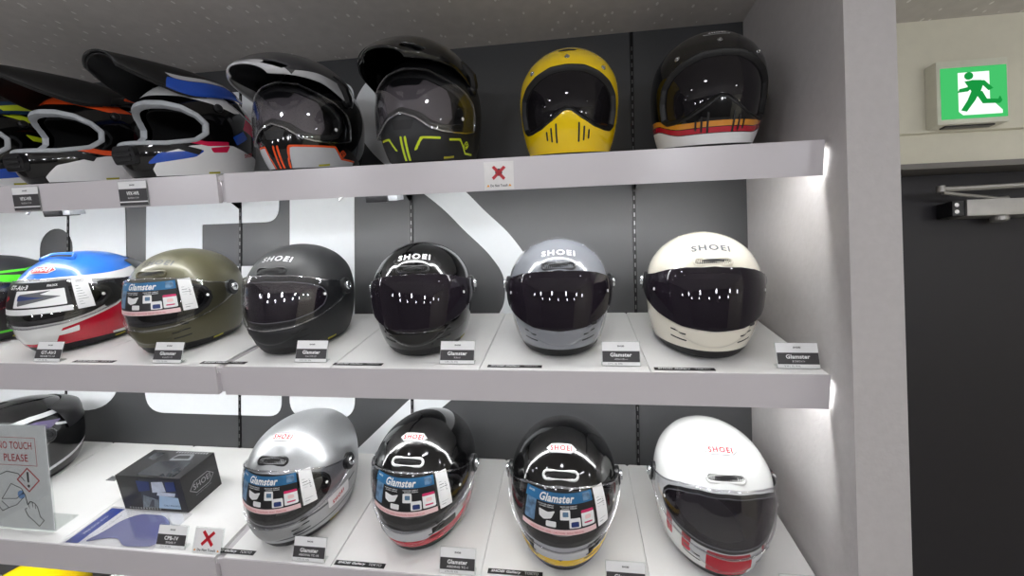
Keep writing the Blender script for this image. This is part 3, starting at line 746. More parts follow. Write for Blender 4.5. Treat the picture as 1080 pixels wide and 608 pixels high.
# ---- door closer
dc = empty('door_closer', (1.215, YC+.066, 1.887)); tag(dc, 'grey door closer with its arm across the top of the black door', 'door closer')
ALU = mat('grey_cast_aluminium', (168, 166, 162), .4, .6)
bd = B(); bd.box(-.075, .22, -.062, 0, -.026, .022, 0, .004); bd.out('closer_body', [ALU], dc)
c2 = B(); c2.box(-.108, -.070, -.056, 0, -.024, .020, 0, .003); ce = c2.out('end_cap', [PLAST], dc)
c2 = B(); [c2.lathe([(0, 0), (.006, 0), (.006, .002), (0, .002)], Matrix.Translation((-.098, -.056, z)) @ Matrix.Rotation(math.pi/2, 4, 'X'), 14) for z in (-.012, .008)]; c2.out('screw', [CHROME], ce)
B().lathe([(0, 0), (.020, 0), (.020, .012), (.012, .016), (0, .016)], Matrix.Translation((.03, -.034, -.026)) @ Matrix.Rotation(math.pi, 4, 'X'), 20).out('spindle', [ALU], dc)
ar = B(); ar.tube([(-.155, -.080, .050), (-.05, -.076, .052), (.06, -.073, .055)], .0075); ar.tube([(.055, -.073, .055), (.30, -.07, .060)], .0055); ar.lathe([(0, -.008), (.010, -.008), (.010, .010), (0, .010)], Matrix.Translation((-.155, -.080, .050)), 16); ar.out('main_arm', [ALU], dc)
ar = B(); ar.tube([(-.150, -.080, .040), (.03, -.034, .026), (.05, -.034, .024)], [.005, .006, .010]); ar.out('link_arm', [ALU], dc)

# ------------------------------------------------------------------ slotted uprights and wall lettering
SLOT = mat('chromed_slot', (120, 120, 122), .35, 1.)
for i, x in enumerate((.188, -.506, -1.114, -1.808, -2.42)):
    b = B(); b.box(x-.0045, x+.0045, -.004, .001, .02, CEIL-.002)
    o = b.out('slotted_upright', [mat('black_steel', (18, 18, 19), .35, .3)], None, False)
    tag(o, ['black slotted upright in the wall left of the white end panel', 'black slotted upright behind the gloss black retro helmet', 'black slotted upright behind the olive and matt black helmets', 'black slotted upright behind the blue white and red helmet', 'black slotted upright at the far left end of the wall'][i], 'shelf upright', 'shelf uprights on the wall')
    if i < 4:
        s = B()
        for k in range(60):
            z = .9+.025*k
            if z < CEIL-.03: s.box(x-.0016, x+.0016, -.0048, -.0035, z, z+.012)
        s.out('slot', [SLOT], o, False)['kind'] = 'stuff'
def arc(cx, cz, r, a0, a1, n=12): return [(cx+r*math.cos(R(t)), cz+r*math.sin(R(t))) for t in np.linspace(a0, a1, n)]
def wall_letter(poly, label, holes=()):
    bm = bmesh.new(); ed = []
    for lp in [poly]+list(holes):
        vs = [bm.verts.new((x, -.0016, z)) for x, z in lp]; ed += [bm.edges.new((vs[i], vs[(i+1) % len(vs)])) for i in range(len(vs))]
    bmesh.ops.triangle_fill(bm, edges=ed, use_beauty=True); bmesh.ops.recalc_face_normals(bm, faces=bm.faces[:])
    for f in bm.faces:
        if f.normal.y > 0: f.normal_flip()
    bm.verts.index_update()
    o = obj('wall_letter', [v.co[:] for v in bm.verts], [[v.index for v in f.verts] for f in bm.faces], VINYL, None, None, False); bm.free()
    solid(o, .0014, 0)
    tag(o, label, 'wall letter', 'giant white letters on the display wall')
o1 = round_poly([(-2.14, 1.249), (-1.585, 1.249), (-1.555, 1.80), (-1.60, 2.345), (-2.14, 2.345)], [.12, .16, .3, .2, .12], 10)
wall_letter(o1, 'giant white wall letter with a dark round hole, behind the blue helmet', [[(x, z) for x, z in arc(-1.86, 1.835, .072, 0, 180)+arc(-1.86, 1.66, .072, 180, 360)][::-1]])
wall_letter(round_poly([(-1.483, 2.354), (-.968, 2.354), (-.968, 2.09), (-.972, 1.901), (-1.26, 1.901), (-1.26, 1.754), (-.966, 1.754), (-.960, 1.250), (-1.483, 1.250)], [.07, .07, .03, .05, .004, .004, .05, .05, .08], 8), 'giant white wall letter with a square notch, behind the olive helmet')
wall_letter(round_poly([(-.931, 2.354), (-.701, 2.354), (-.701, 1.250), (-.931, 1.250)], [.05, .05, .06, .06], 8), 'giant white upright bar letter behind the matt black helmet')
def ribbon(c, w):
    c = [Vector(p) for p in c]; L = []; Q = []
    for i, p in enumerate(c):
        d = (c[min(i+1, len(c)-1)]-c[max(i-1, 0)]).normalized(); n = Vector((-d.y, d.x)); L.append(tuple(p+n*w)); Q.append(tuple(p-n*w))
    return L+Q[::-1]
def cat2(P, k=10):
    P = [Vector(p) for p in P]; Q = [P[0]*2-P[1]]+P+[P[-1]*2-P[-2]]; out = []
    for i in range(1, len(Q)-2):
        for j in range(k):
            t = j/k; out.append(.5*(2*Q[i]+(Q[i+1]-Q[i-1])*t+(2*Q[i-1]-5*Q[i]+4*Q[i+1]-Q[i+2])*t*t+(3*Q[i]-Q[i-1]-3*Q[i+1]+Q[i+2])*t**3))
    return out+[P[-1]]
cl = cat2([(-.60, 2.352), (-.655, 2.26), (-.60, 2.14), (-.39, 1.971), (-.30, 1.882), (-.215, 1.797), (-.165, 1.71), (-.168, 1.60), (-.235, 1.505), (-.34, 1.405), (-.448, 1.318), (-.63, 1.15), (-.74, 1.05)])
wall_letter(ribbon(cl, .0445), 'giant white slanting letter stroke bent behind the gloss black and grey helmets')

# ------------------------------------------------------------------ shelves
LED = glow('led_strip_light', (250, 252, 252), 60.)
STEEL = mat('dark_steel_bracket', (46, 48, 50), .4, .5)
SHELVES = {}
def shelf(i, x0, x1, label, brk):
    loc, M = shelf_frame(i, 0, 0); r = empty('display_shelf', loc, M); tag(r, label, 'shelf', 'white sloping display shelves'); SHELVES[(i, x1 > 0)] = r
    T = -.0045
    B().box(x0, x1, .0015, DEPTH-.002, T-.014, T, 0, .0008).out('shelf_panel', [SHELFW], r)
    h = .0686                            # the fascia leans back a little less than the shelf
    q = (-math.sin(SL-.146)*h, -math.cos(SL-.146)*h)
    prof = [(0, .0005), (q[0], q[1]), (q[0]+.012, q[1]), (q[0]+.012, q[1]+.003), (q[0]+.003, q[1]+.003), (.0028, -.004), (.0028, .0005)]
    b = B(); b.prism(prof, x0, x1, 'x'); b.out('front_fascia', [LIPW], r, True, 25)
    for xe, sg in ((x0, 1), (x1, -1))[:1 if x1 > 0 else 2]:
        e = B(); e.prism([(.0028, -.005), (q[0]+.003, q[1]+.003), (q[0]+.022, q[1]+.003), (.032, -.018), (.032, -.005)], xe+sg*.0003, xe+sg*.0018, 'x'); e.out('end_cap', [LIPW], r, False)
    if x1 > 0:
        j = B(); j.prism([(q[0]*.05+.010, -.003), (q[0]+.012, q[1]+.002), (q[0]+.016, q[1]+.002), (q[0]*.05+.014, -.003)], XL+.0022, x0-.0055, 'x'); j.box(XL+.0022, x0-.001, .002, DEPTH-.01, -.016, -.0045); j.out('joint_cover', [LIPW], r, False)
    l = B(); l.box(x0-(.005 if x1 > 0 else -.004), x1-.003, .016, .027, T-.0185, T-.0142); 
    ch = l.out('led_strip', [LED], r, False)
    for x in brk:
        k = B(); k.prism([(DEPTH-.004, T-.0142), (.06, T-.0142), (.06, T-.022), (DEPTH-.10, T-.040), (DEPTH-.02, T-.085), (DEPTH-.004-.02, T-.10)], x-.003, x+.003, 'x'); k.out('bracket', [STEEL], r, False)
XS = -.8215; XE = .4965; XL = -.8415
names = ['top', 'middle', 'bottom', 'lowest']
for i in range(3):
    shelf(i, XS, XE, f'{["top","middle","bottom"][i]} white display shelf on the right, ' + ['carrying the adventure, yellow and striped black helmets', 'carrying the matt black to off white helmets', 'carrying the silver to white and red helmets'][i], (.188, -.506))
    shelf(i, -2.17, XL, f'{["top","middle","bottom"][i]} white display shelf on the left, ' + ['carrying the motocross helmets', 'carrying the green, blue and olive helmets', 'carrying the black box and the no touch sign'][i], (-1.114, -1.808))
shelf(3, -2.17, XL, 'lowest white shelf below the no touch sign with yellow and white helmets', (-1.114, -1.808))
# boards on the shelves (one under each display place)
def board(i, x0, x1, label):
    loc, M = shelf_frame(i, 0, 0); g = .0014
    pl = round_poly([(x0+g, .003), (x1-g, .003), (x1-g, DEPTH-.003), (x0+g, DEPTH-.003)], [.001, .001, .008, .008], 5)
    b = B(); b.prism(pl, -.0043, 0, 'z'); b.out('display_board', [SHELFW], SHELVES[(i, (x0+x1)/2 > XL)], True, 30)
for i, edges, labs in ((1, (XE, .159, -.202, -.551, XS), ('off white', 'gloss graphite grey', 'gloss black retro', 'matt black')),
                       (2, (XE, .155, -.204, -.5495, XS), ('white and red', 'black and yellow', 'black and red', 'silver'))):
    for k, n in enumerate(labs): board(i, edges[k+1], edges[k], f'white shelf board lying under the {n} helmet')
for k, n in enumerate(('olive green helmet', 'blue white and red helmet', 'green and black helmet')): board(1, (-1.265, -1.615, -1.985)[k], (XL, -1.265, -1.615)[k], f'white shelf board lying under the {n}')
board(2, -1.285, XL, 'white shelf board lying under the black box')
board(2, -1.606, -1.285, 'white shelf board lying under the no touch sign')
board(2, -1.985, -1.606, 'white shelf board lying at the far left of the bottom shelf')
for k, (x0, x1, n) in enumerate(((.159, XE, 'striped black'), (-.18, .159, 'yellow'), (-.525, -.18, 'black and neon adventure'), (XS, -.525, 'grey and orange adventure'))): board(0, x0, x1, f'white shelf board lying under the {n} helmet')
for k, (x0, x1, n) in enumerate(((-1.21, XL, 'red and blue'), (-1.53, -1.21, 'orange and black'), (-1.985, -1.53, 'neon yellow and blue'))): board(0, x0, x1, f'white shelf board lying under the {n} motocross helmet')

# driver boxes that peep out below the top shelf
for x, lab in ((-1.41, 'small dark lamp driver under the left end of the top shelf'), (-.468, 'small dark lamp driver with a looped cable under the top shelf right of the joint')):
    loc, M = shelf_frame(0, x, .05, 0); r = empty('lamp_driver', loc, M); tag(r, lab, 'lamp driver', 'lamp drivers under the top shelf')
    B().box(-.028, .028, .0, .05, -.085, -.0605, 0, .003).out('driver_case', [PLAST], r)
    B().box(.028, .052, .005, .045, -.082, -.062, 0, .002).out('plug', [mat('grey_plastic', (120, 122, 126), .4)], r)
    B().tube([(-.028, .02, -.070), (-.045, .02, -.064), (-.07, .02, -.060), (-.095, .02, -.066), (-.108, .02, -.076)], .003, 8).out('cable', [mat('pale_cable', (150, 152, 152), .4)], r)
    B().box(-.026, .050, .002, .048, -.062, -.0245, 0, .002).out('mounting_block', [STEEL], r)
# ------------------------------------------------------------------ cards, labels and the other small things
CARDD = mat('dark_grey_card_print', (62, 60, 62), .5)
def price_card(i, x, s, title, sub, label, yaw=0., w=.082, h=.053, lean=28, note=False):
    loc, M = shelf_frame(i, x, s, yaw, .0016); r = empty('price_card' if not note else 'notice_card', loc, M)
    tag(r, label, 'notice card' if note else 'price card', 'acrylic price cards on the shelves')
    L = Matrix.Rotation(R(90-lean), 4, 'X')              # card plane: local x right, y up the card
    b = B(); b.box(-w/2, w/2, 0, h, -.0032, -.0008, 0, .0005, L); b.box(-w/2, w/2, .002, .018, .0, .0022, 0, .0005)
    b.out('acrylic_holder', [ACRYL], r, False)
    c = B(); pr = [(-w/2+.0015, .001), (w/2-.0015, .001), (w/2-.0015, h-.0015), (-w/2+.0015, h-.0015)]
    c.prism(pr, -.0007, -.0003, 'z', 0, L)
    T = lambda x_, y_, z_=.0003: L @ Matrix.Translation((x_, y_, z_))
    if not note:
        c.prism([(-w/2+.002, .0085), (w/2-.002, .0085), (w/2-.002, h*.60), (-w/2+.002, h*.60)], -.0003, .0001, 'z', 1, L)
        flat_letters(c, title, min(.0085*len(title)*.75, w*.55), .0085, T(0, h*.45), 0, .03)
        flat_letters(c, sub, min(.0036*len(sub)*1.1, w*.6), .0042, T(0, h*.27), 0, .01)
        flat_letters(c, 'SHOEI', .014, .0035, T(0, h*.80), 1, .04)
        flat_letters(c, 'S M L XL XXL', .03, .003, T(-.012, .0048), 1, .0)
    else:
        cross(c, 0, h*.58, h*.60, L, 2, .0002); flat_letters(c, 'Do Not Touch', w*.62, .0055, T(0, h*.13), 1, .02)
        for sx in (-1, 1): c.prism([(sx*w*.40-.003, h*.09), (sx*w*.40+.003, h*.09), (sx*w*.40, h*.17)], .0, .0002, 'z', 3, L)
    c.out('printed_card', [INKW, CARDD if not note else INKK, INKR, mat('orange_print', (235, 160, 40), .5)], r, False)
    return r
def cross(c, x, y, s, L, mi, z):
    for a in (44, -47):
        M = L @ Matrix.Translation((x, y, z)) @ Matrix.Rotation(R(a), 4, 'Z')
        c.prism([(-s*.62, -s*.10), (s*.62, -s*.12), (s*.60, s*.10), (-s*.60, s*.12)], 0, .0003, 'z', mi, M)
for a in ((1, -1.338, .012, 'GT-Air3', 'REALM TC-10', 'small acrylic price card in front of the blue white and red helmet'),
          (1, -.988, .013, 'Glamster', 'マットオリーブ', 'small acrylic price card in front of the olive helmet'),
          (1, -.615, .028, 'Glamster', 'マットブラック', 'small acrylic price card in front of the matt black helmet'),
          (1, -.258, .028, 'Glamster', 'ブラック', 'small acrylic price card right of the gloss black plain helmet'),
          (1, .103, .028, 'Glamster', 'バサルトグレー', 'small acrylic price card right of the gloss grey helmet'),
          (1, .452, .026, 'Glamster', 'オフホワイト', 'small acrylic price card by the end panel, right of the off white helmet'),
          (2, -.608, .008, 'Glamster', 'ABIDING TC-10', 'small acrylic price card in front of the silver helmet'),
          (2, -.256, .008, 'Glamster', 'ABIDING TC-1', 'small acrylic price card right of the black and red helmet'),
          (2, .103, .004, 'Glamster', 'ABIDING TC-3', 'small acrylic price card right of the black and yellow helmet'),
          (2, .440, .002, 'Glamster', 'ABIDING TC-4', 'small acrylic price card right of the white and red helmet'),
          (2, -.974, .012, 'CPB-1V', '59265-7', 'small acrylic price card in front of the black box')):
    price_card(*a)
price_card(2, -.872, .008, '', '', 'small white card with a red cross beside the black box price card', 0, .078, .056, 28, True)
# cards fixed to the front of the top shelf
def fascia_frame(x, up):
    "a frame on the top shelf's sloping front: local x right, y up, z out"
    la = .146; loc = Vector((x, YF+.0686*math.sin(la)*(1-up)-.0003, ZF[0]-.0686*math.cos(la)*(1-up)))
    M = Matrix(((1, 0, 0), (0, -math.sin(la), -math.cos(la)), (0, math.cos(la), -math.sin(la)))); return loc, M
for x, t, lab in ((-1.073, 'VFX-WR', 'small hanging price card on the top shelf front below the red and blue motocross helmet'), (-1.392, 'VFX-WR', 'small hanging price card on the top shelf front below the orange motocross helmet')):
    loc, M = fascia_frame(x, .5); r = empty('price_card', loc, M); tag(r, lab, 'price card', 'acrylic price cards on the shelves')
    B().box(-.042, .042, -.033, .030, .0005, .0028, 0, .0005).out('acrylic_holder', [ACRYL], r, False)
    c = B(); c.box(-.040, .040, -.030, .028, .0030, .0033, 0); c.box(-.040, .040, -.020, .010, .0032, .0036, 1); c.box(-.040, .040, -.030, -.023, .0032, .0036, 1)
    I = Matrix.Translation((0, 0, .0039))
    flat_letters(c, t, .036, .009, I @ Matrix.Translation((0, -.001, 0)), 0, .03); flat_letters(c, 'SHOEI', .014, .0035, I @ Matrix.Translation((0, .019, 0)), 1, .04); flat_letters(c, 'BLAZON TC-8', .03, .0035, I @ Matrix.Translation((0, -.012, 0)), 0, .0)
    c.out('printed_card', [INKW, CARDD], r, False)
loc, M = fascia_frame(-.154, .46); r = empty('notice_sticker', loc, M); tag(r, 'white square sticker with a red cross and warning words on the top shelf front', 'sticker')
c = B(); c.box(-.033, .033, -.030, .030, .0004, .0008, 0); c.out('sticker_film', [mat('white_film', (225, 222, 220), .3)], r, False)
c = B(); I = Matrix.Translation((0, 0, .0012))
c.prism(arc(0, .007, .008, 0, 340, 18), 0, .0002, 'z', 1, I @ Matrix.Translation((0, 0, -.0003))); cross(c, 0, .006, .030, I, 0, .0002); flat_letters(c, 'Do Not Touch', .038, .0055, I @ Matrix.Translation((0, -.021, 0)), 1, .02)
for sx in (-1, 1): c.prism([(sx*.024-.0035, -.0235), (sx*.024+.0035, -.0235), (sx*.024, -.018)], 0, .0003, 'z', 2, I)
c.out('printed_cross', [INKR, INKK, mat('orange_print', (235, 160, 40), .5)], r, False)
# black gallery labels 
for i, x, s, n in ((1, -1.203, .020, 'between the blue and olive helmets'), (1, -.838, .022, 'over the shelf joint, right of the olive helmet'), (1, -.492, .023, 'between the matt black and gloss black helmets'), (1, -.126, .022, 'between the gloss black and grey helmets'), (1, .229, .019, 'in front of the off white helmet'),
                   (2, -.812, .020, 'beside the red cross card'), (2, -.484, .014, 'left of the black and red helmet'), (2, -.130, .024, 'left of the black and yellow helmet'), (2, .235, .018, 'in front of the white and red helmet')):
    loc, M = shelf_frame(i, x, s, 0, .0003); r = empty('gallery_label', loc, M); tag(r, f'thin black label strip with white lettering {n}', 'label strip', 'black label strips on the shelf edges')
    c = B(); c.box(-.060, .060, -.006, .006, .0002, .0010, 0); I = Matrix.Translation((0, 0, .0012))
    flat_letters(c, 'SHOEI Gallery', .066, .0078, I @ Matrix.Translation((-.020, 0, 0)), 1, .03, .2); flat_letters(c, 'TOKYO', .030, .0062, I @ Matrix.Translation((.036, .0005, 0)), 1, -.005, 0)
    c.out('label_strip', [INKK, INKW], r, False)
# ---- no touch sign
loc, M = shelf_frame(2, -1.428, .030, 0, .006)
r = empty('acrylic_sign', loc, None, .94); tag(r, 'clear acrylic stand holding a no touch please notice on the bottom left shelf', 'sign')
L = Matrix.Rotation(R(90+5), 4, 'X')
b = B(); b.box(-.107, .107, .0, .300, -.0050, -.0030, 0, .0006, L); b.box(-.107, .107, .0, .300, .0012, .0030, 0, .0006, L); b.box(-.107, .107, -.0005, .060, .010, .0125, 0, .0006, RX.to_4x4() @ Matrix.Translation((0, 0, -.0098))); b.out('acrylic_stand', [ACRYL], r, False)
c = B(); c.box(-.105, .105, .002, .297, -.002, -.0012, 0, 0, L)
def line(pts, w, mi, z=.0002, close=False):
    pts = [Vector(p) for p in pts]; n = len(pts)
    for k in range(n if close else n-1):
        p, q = pts[k], pts[(k+1) % n]; d = (q-p).normalized(); nn = Vector((-d.y, d.x))*w/2; e = d*w*.3
        c.prism([tuple(p-e+nn), tuple(p-e-nn), tuple(q+e-nn), tuple(q+e+nn)], z-.0011, z-.0008, 'z', mi, L)
I = lambda x, y: L @ Matrix.Translation((x, y, -.0007))
line([(-.068, .184), (.068, .184), (.068, .262), (-.068, .262)], .0012, 1, close=True)
flat_letters(c, 'NO TOUCH', .112, .021, I(0, .240), 1, .01); flat_letters(c, 'PLEASE', .080, .021, I(0, .205), 1, .01)
line([(.034, .176), (.070, .143), (.034, .110), (-.002, .143)], .0035, 1, close=True)
line([(.034, .164), (.034, .138)], .006, 2); c.prism(arc(.034, .126, .0042, 0, 340, 14), -.0008, -.0006, 'z', 2, L)
line([(-.085, .075), (-.088, .115), (-.070, .150), (-.035, .165), (.002, .160), (.022, .140)], .0020, 2)        # helmet crown
line([(-.060, .085), (-.025, .130), (.008, .118), (.014, .108), (-.010, .088), (-.060, .085)], .0016, 2)        # visor
line([(-.062, .078), (-.040, .060), (-.012, .070), (.012, .092)], .0016, 2); line([(-.085, .075), (-.062, .050), (-.040, .060)], .0020, 2)
c.prism(arc(.006, .100, .012, 0, 345, 20), -.0009, -.0007, 'z', 3, L)
line([(.010, .100), (.014, .106), (.019, .100), (.024, .072), (.034, .082), (.041, .080), (.048, .077), (.056, .068), (.062, .040), (.074, .030), (.056, .012), (.040, .026), (.022, .040), (.014, .058), (.020, .062)], .0022, 2)
line([(.026, .074), (.030, .062)], .0016, 2); line([(.040, .079), (.041, .066)], .0016, 2); line([(.049, .075), (.049, .062)], .0016, 2)
c.out('printed_notice', [mat('notice_paper', (226, 226, 228), .6), mat('red_notice_ink', (190, 60, 66), .5), INKK, mat('pale_blue_ink', (120, 160, 215), .5)], r, False)
# ---- black product box
bw, bd_, bh = .199, .113, .107
loc, M = shelf_frame(2, -1.1305, .125+bd_/2, 0, .0004); r = empty('product_box', loc, M); tag(r, 'black carton with a picture window standing on the bottom left shelf', 'box')
CART = mat('black_carton', (30, 30, 32), .38, 0, 0, .04)
x0, x1, y0, y1 = -bw/2, bw/2, -bd_/2, bd_/2
b = B(); b.box(x0, x1, y0, y1, .0005, bh, 0, .0008); b.out('carton', [CART], r, False)
c = B(); Fm = Matrix.Translation((0, y0-.0004, 0)) @ Matrix.Rotation(math.pi/2, 4, 'X')
wx0, wx1 = x0+.062, x1-.020
c.prism([(wx0, .010), (wx1, .010), (wx1, bh-.008), (wx0+.010, bh-.008)], 0, .0004, 'z', 0, Fm)
for k, (pp, mi) in enumerate((([(.0, .56), (.30, .62), (.34, .92), (.0, .95)], 1), ([(.36, .55), (.72, .60), (.70, .95), (.40, .92)], 2), ([(.74, .60), (1, .66), (1, .96), (.76, .94)], 1), ([(.42, .0), (1, .0), (1, .40), (.52, .46)], 3), ([(.0, .0), (.40, .0), (.46, .30), (.10, .44)], 4), ([(.46, .46), (.92, .44), (.96, .56), (.50, .58)], 2), ([(.16, .03), (.30, .03), (.36, .30), (.30, .30)], 0))):
    c.prism([(wx0+(wx1-wx0)*u, .010+(bh-.018)*v) for u, v in pp], .0004, .0007+k*.00005, 'z', mi, Fm)
flat_letters(c, 'CNS-1 PINLOCK', .05, .005, Fm @ Matrix.Translation((.055, .020, .0012)), 1, .01)
c.out('picture_window', [mat('window_dark_print', (44, 50, 62), .3), mat('navy_print', (30, 52, 110), .4), mat('pale_picture_print', (200, 208, 222), .4, 0, 0, .1, 80), mat('sky_picture_print', (170, 196, 220), .4), mat('grey_picture_print', (110, 120, 128), .4, 0, 0, .3, 90)], r, False)
c = B()
for k in range(12): c.box(x0+.018+k*.0085, x0+.022+k*.0085, y0-.0012, y0-.0002, .004, .0085)
for k in range(12): c.box(x1-.115+k*.0088, x1-.111+k*.0088, y1-.010, y1-.003, bh, bh+.0006)
c.out('tick_marks', [mat('silver_print', (150, 150, 152), .4)], r, False)
c = B(); TOP = Matrix.Translation((0, 0, bh+.0004))
c.prism(round_poly([(-.040, -.050), (.078, -.052), (.070, .012), (-.030, .006)], .004), 0, .0004, 'z', 0, TOP); c.prism(round_poly([(-.005, .012), (.060, .016), (.050, .044), (.0, .040)], .006), .0, .0004, 'z', 1, TOP); c.prism(round_poly([(.0, .020), (.050, .022), (.044, .036), (.006, .034)], .005), .0004, .0007, 'z', 2, TOP)
c.out('top_print', [mat('dark_sheen_print', (52, 54, 58), .15), mat('grey_helmet_print', (120, 122, 126), .35), INKK], r, False)
c = B(); SM = Matrix.Translation((x1+.0005, 0, bh/2)) @ Matrix.Rotation(math.pi/2, 4, 'Z') @ Matrix.Rotation(math.pi/2, 4, 'X')
hx = hexagon(.078, .034, .32); n = len(hx)
for k in range(n):
    p, q = Vector(hx[k]), Vector(hx[(k+1) % n]); d = (q-p).normalized(); nn = Vector((-d.y, d.x))*.0008; c.prism([tuple(p+nn), tuple(p-nn), tuple(q-nn), tuple(q+nn)], 0, .0003, 'z', 0, SM)
flat_letters(c, 'SHOEI', .056, .016, SM @ Matrix.Translation((0, .002, .0003)), 0, .01); flat_letters(c, 'SAFETY HELMET CORPORATION', .05, .003, SM @ Matrix.Translation((0, -.024, .0003)), 0, 0)
c.out('side_logo', [mat('silver_print', (150, 150, 152), .4)], r, False)
B().prism([(x0+.02, y1-.040), (x0+.05, y1-.046), (x0+.05, y1-.012), (x0+.02, y1-.012)], bh, bh+.0004, 'z').out('flap_tab', [mat('dark_sheen_print', (52, 54, 58), .15)], r, False)
# ---- flat bagged lens pack
loc, M = shelf_frame(2, -1.14, 0, 0, .0004); r = empty('lens_pack', loc, M); tag(r, 'flat clear bag with a blue headed card and bluish visor film before the black box', 'lens pack')
B().prism([(-.128, .008), (-.092, .008), (-.088, .122), (-.129, .122)], .0006, .0012, 'z').out('blue_header', [mat('royal_blue_print', (34, 62, 150), .4)], r, False)
c = B(); c.prism([(-.091, .030), (-.060, .030), (-.052, .122), (-.087, .122)], .0006, .0013, 'z', 0)
flat_letters(c, 'PINLOCK EVO', .06, .008, Matrix.Translation((-.109, .065, .0016)) @ Matrix.Rotation(math.pi/2, 4, 'Z'), 0, .02); flat_letters(c, 'anti fog lens', .05, .005, Matrix.Translation((-.072, .075, .0016)) @ Matrix.Rotation(math.pi/2, 4, 'Z'), 1, 0)
c.out('white_card', [INKW, INKG], r, False)
lens = round_poly([(-.080, .010), (-.062, .040), (-.050, .085), (-.020, .108), (.050, .108), (.095, .085), (.118, .050), (.118, .014), (.040, .008), (.0, .030), (-.030, .028)], .016, 6)
solid(B().prism(lens, .0022, .0030, 'z').out('lens_film', [mat('bluish_lens_film', (122, 124, 168), .2, 0, .5, .03)], r, False), .0002)
B().prism([(-.132, .004), (.128, .004), (.128, .118), (.10, .126), (-.132, .126)], .0036, .0040, 'z').out('clear_bag', [clear('clear_bag_film', (.96, .96, .97), .10, .12)], r, False)
# small grey marker on the left board
loc, M = shelf_frame(2, -1.40, .235, 0); r = empty('shelf_tag', loc, M); tag(r, 'tiny dark tag lying on the white board left of the black box', 'tag')
c = B(); c.box(-.016, .016, -.010, .010, .0002, .0012, 0); flat_letters(c, 'SHOEI', .022, .007, Matrix.Translation((0, .001, .0014)), 1, .03); c.out('tag_plate', [mat('grey_tag', (120, 120, 122), .5), INKK], r, False)

# ------------------------------------------------------------------ the helmets on show
MATTB = mat('matt_black_paint', (44, 45, 48), .46, 0, 0, .03, 300)
OLIVE = mat('satin_olive_paint', (82, 79, 58), .36, .25, .15, .03, 200)
GREY = mat('gloss_grey_paint', (128, 131, 138), .15, 0, .8, .02)
OFFW = mat('gloss_off_white_paint', (236, 230, 214), .16, 0, .7, .01)
SILVER = mat('satin_silver_paint', (176, 178, 180), .34, .75, .2, .03, 300)
SILVD = mat('dark_silver_paint', (92, 94, 97), .34, .6, .2, .03)
REDP = mat('red_paint', (186, 18, 44), .2, 0, .6, .02)
YELP = mat('signal_yellow_paint', (250, 212, 10), .16, 0, .7, .01)
YELB = mat('band_yellow_paint', (232, 192, 36), .2, 0, .6, .02)
BLUEP = mat('sky_blue_paint', (40, 112, 206), .3, 0, .3, .02)
NAVY = mat('royal_blue_paint', (36, 84, 190), .2, 0, .6, .02)
ORANGE = mat('orange_paint', (236, 84, 32), .25, 0, .5, .02)
NEON = mat('neon_yellow_paint', (206, 224, 40), .3, 0, .4, .02)
GREEN = mat('neon_green_paint', (84, 214, 40), .3, 0, .4, .02)
TEAL = mat('dark_teal_paint', (28, 60, 92), .25, 0, .5, .03)
CHARC = mat('charcoal_paint', (52, 52, 56), .3, 0, .4, .03)
PALEG = mat('pale_grey_paint', (196, 197, 200), .25, 0, .5, .02)
CRIM = mat('crimson_paint', (228, 38, 84), .25, 0, .5, .02)
AMBER = mat('amber_stripe_paint', (214, 140, 44), .25, 0, .6, .02)
band = lambda a0, a1, z0, z1: sd([(a0, z0), (a1, z0), (a1, z1), (a0, z1)])
SG = 'retro full-face helmets'
glamster('satin olive green retro full-face helmet with a printed card behind its visor', SG, 1, -1.078, .201, .15, .988, OLIVE, promo=True, logo_m=INKK)
glamster('matt black retro full-face helmet with a plain clear visor', SG, 1, -.730, .205, .035, .997, MATTB, inner=.9, logo_m=PALEG)
glamster('gloss black retro full-face helmet with dark visor and white lettering, middle shelf', SG, 1, -.381, .200, .155, .984, BLACKG, visor='smoke', vent_m=PLAST)
glamster('gloss grey retro full-face helmet with a dark visor, middle shelf', SG, 1, -.032, .208, .034, .985, GREY, visor='smoke', vent_m=CHARC)
glamster('off white retro full-face helmet with a dark visor, nearest the end panel', SG, 1, .306, .205, -.095, .999, OFFW, visor='smoke', logo_m=INKG)
def bandline(z0, z1, rise, a0=0, a1=180):
    "stripe round the chin that climbs towards the back"
    def g(V, A, Z):
        ad = np.degrees(np.abs(A)); y = rise*smooth((ad-25)/75); return np.maximum(np.maximum(z0+y-Z, Z-z1-y), np.maximum(a0-ad, ad-a1)*.002)
    return g
glamster('silver retro full-face helmet with dark chin stripes and a printed card behind its visor', SG, 2, -.707, .180, .01, .990, SILVER, [(SILVD, bandline(.0735, .079, .012, 0, 105)), (SILVD, bandline(.034, .038, .010, 0, 120)), (INKW, band(54, 88, .060, .094))], promo=True, logo='badge', vent_m=PLAST, side_text=INKR, vz=.215)
glamster('black retro full-face helmet with white and red chin bands, bottom shelf', SG, 2, -.377, .198, -.018, .992, BLACKG, [(PALEG, bandline(.052, .076, .022, 0, 110)), (REDP, bandline(.027, .052, .020, 0, 118)), (BLACKG, band(22, 48, .055, .074))], promo=True, logo='badge', vent_m=INKW, side_text=INKR, vz=.215)
glamster('black retro full-face helmet with silver and yellow chin bands, bottom shelf', SG, 2, -.026, .177, -.025, .993, BLACKG, [(PALEG, bandline(.056, .082, .020, 0, 105)), (YELB, bandline(.030, .056, .020, 0, 118)), (BLACKG, band(21, 48, .058, .078))], promo=True, logo='badge', vent_m=INKW, vz=.215)
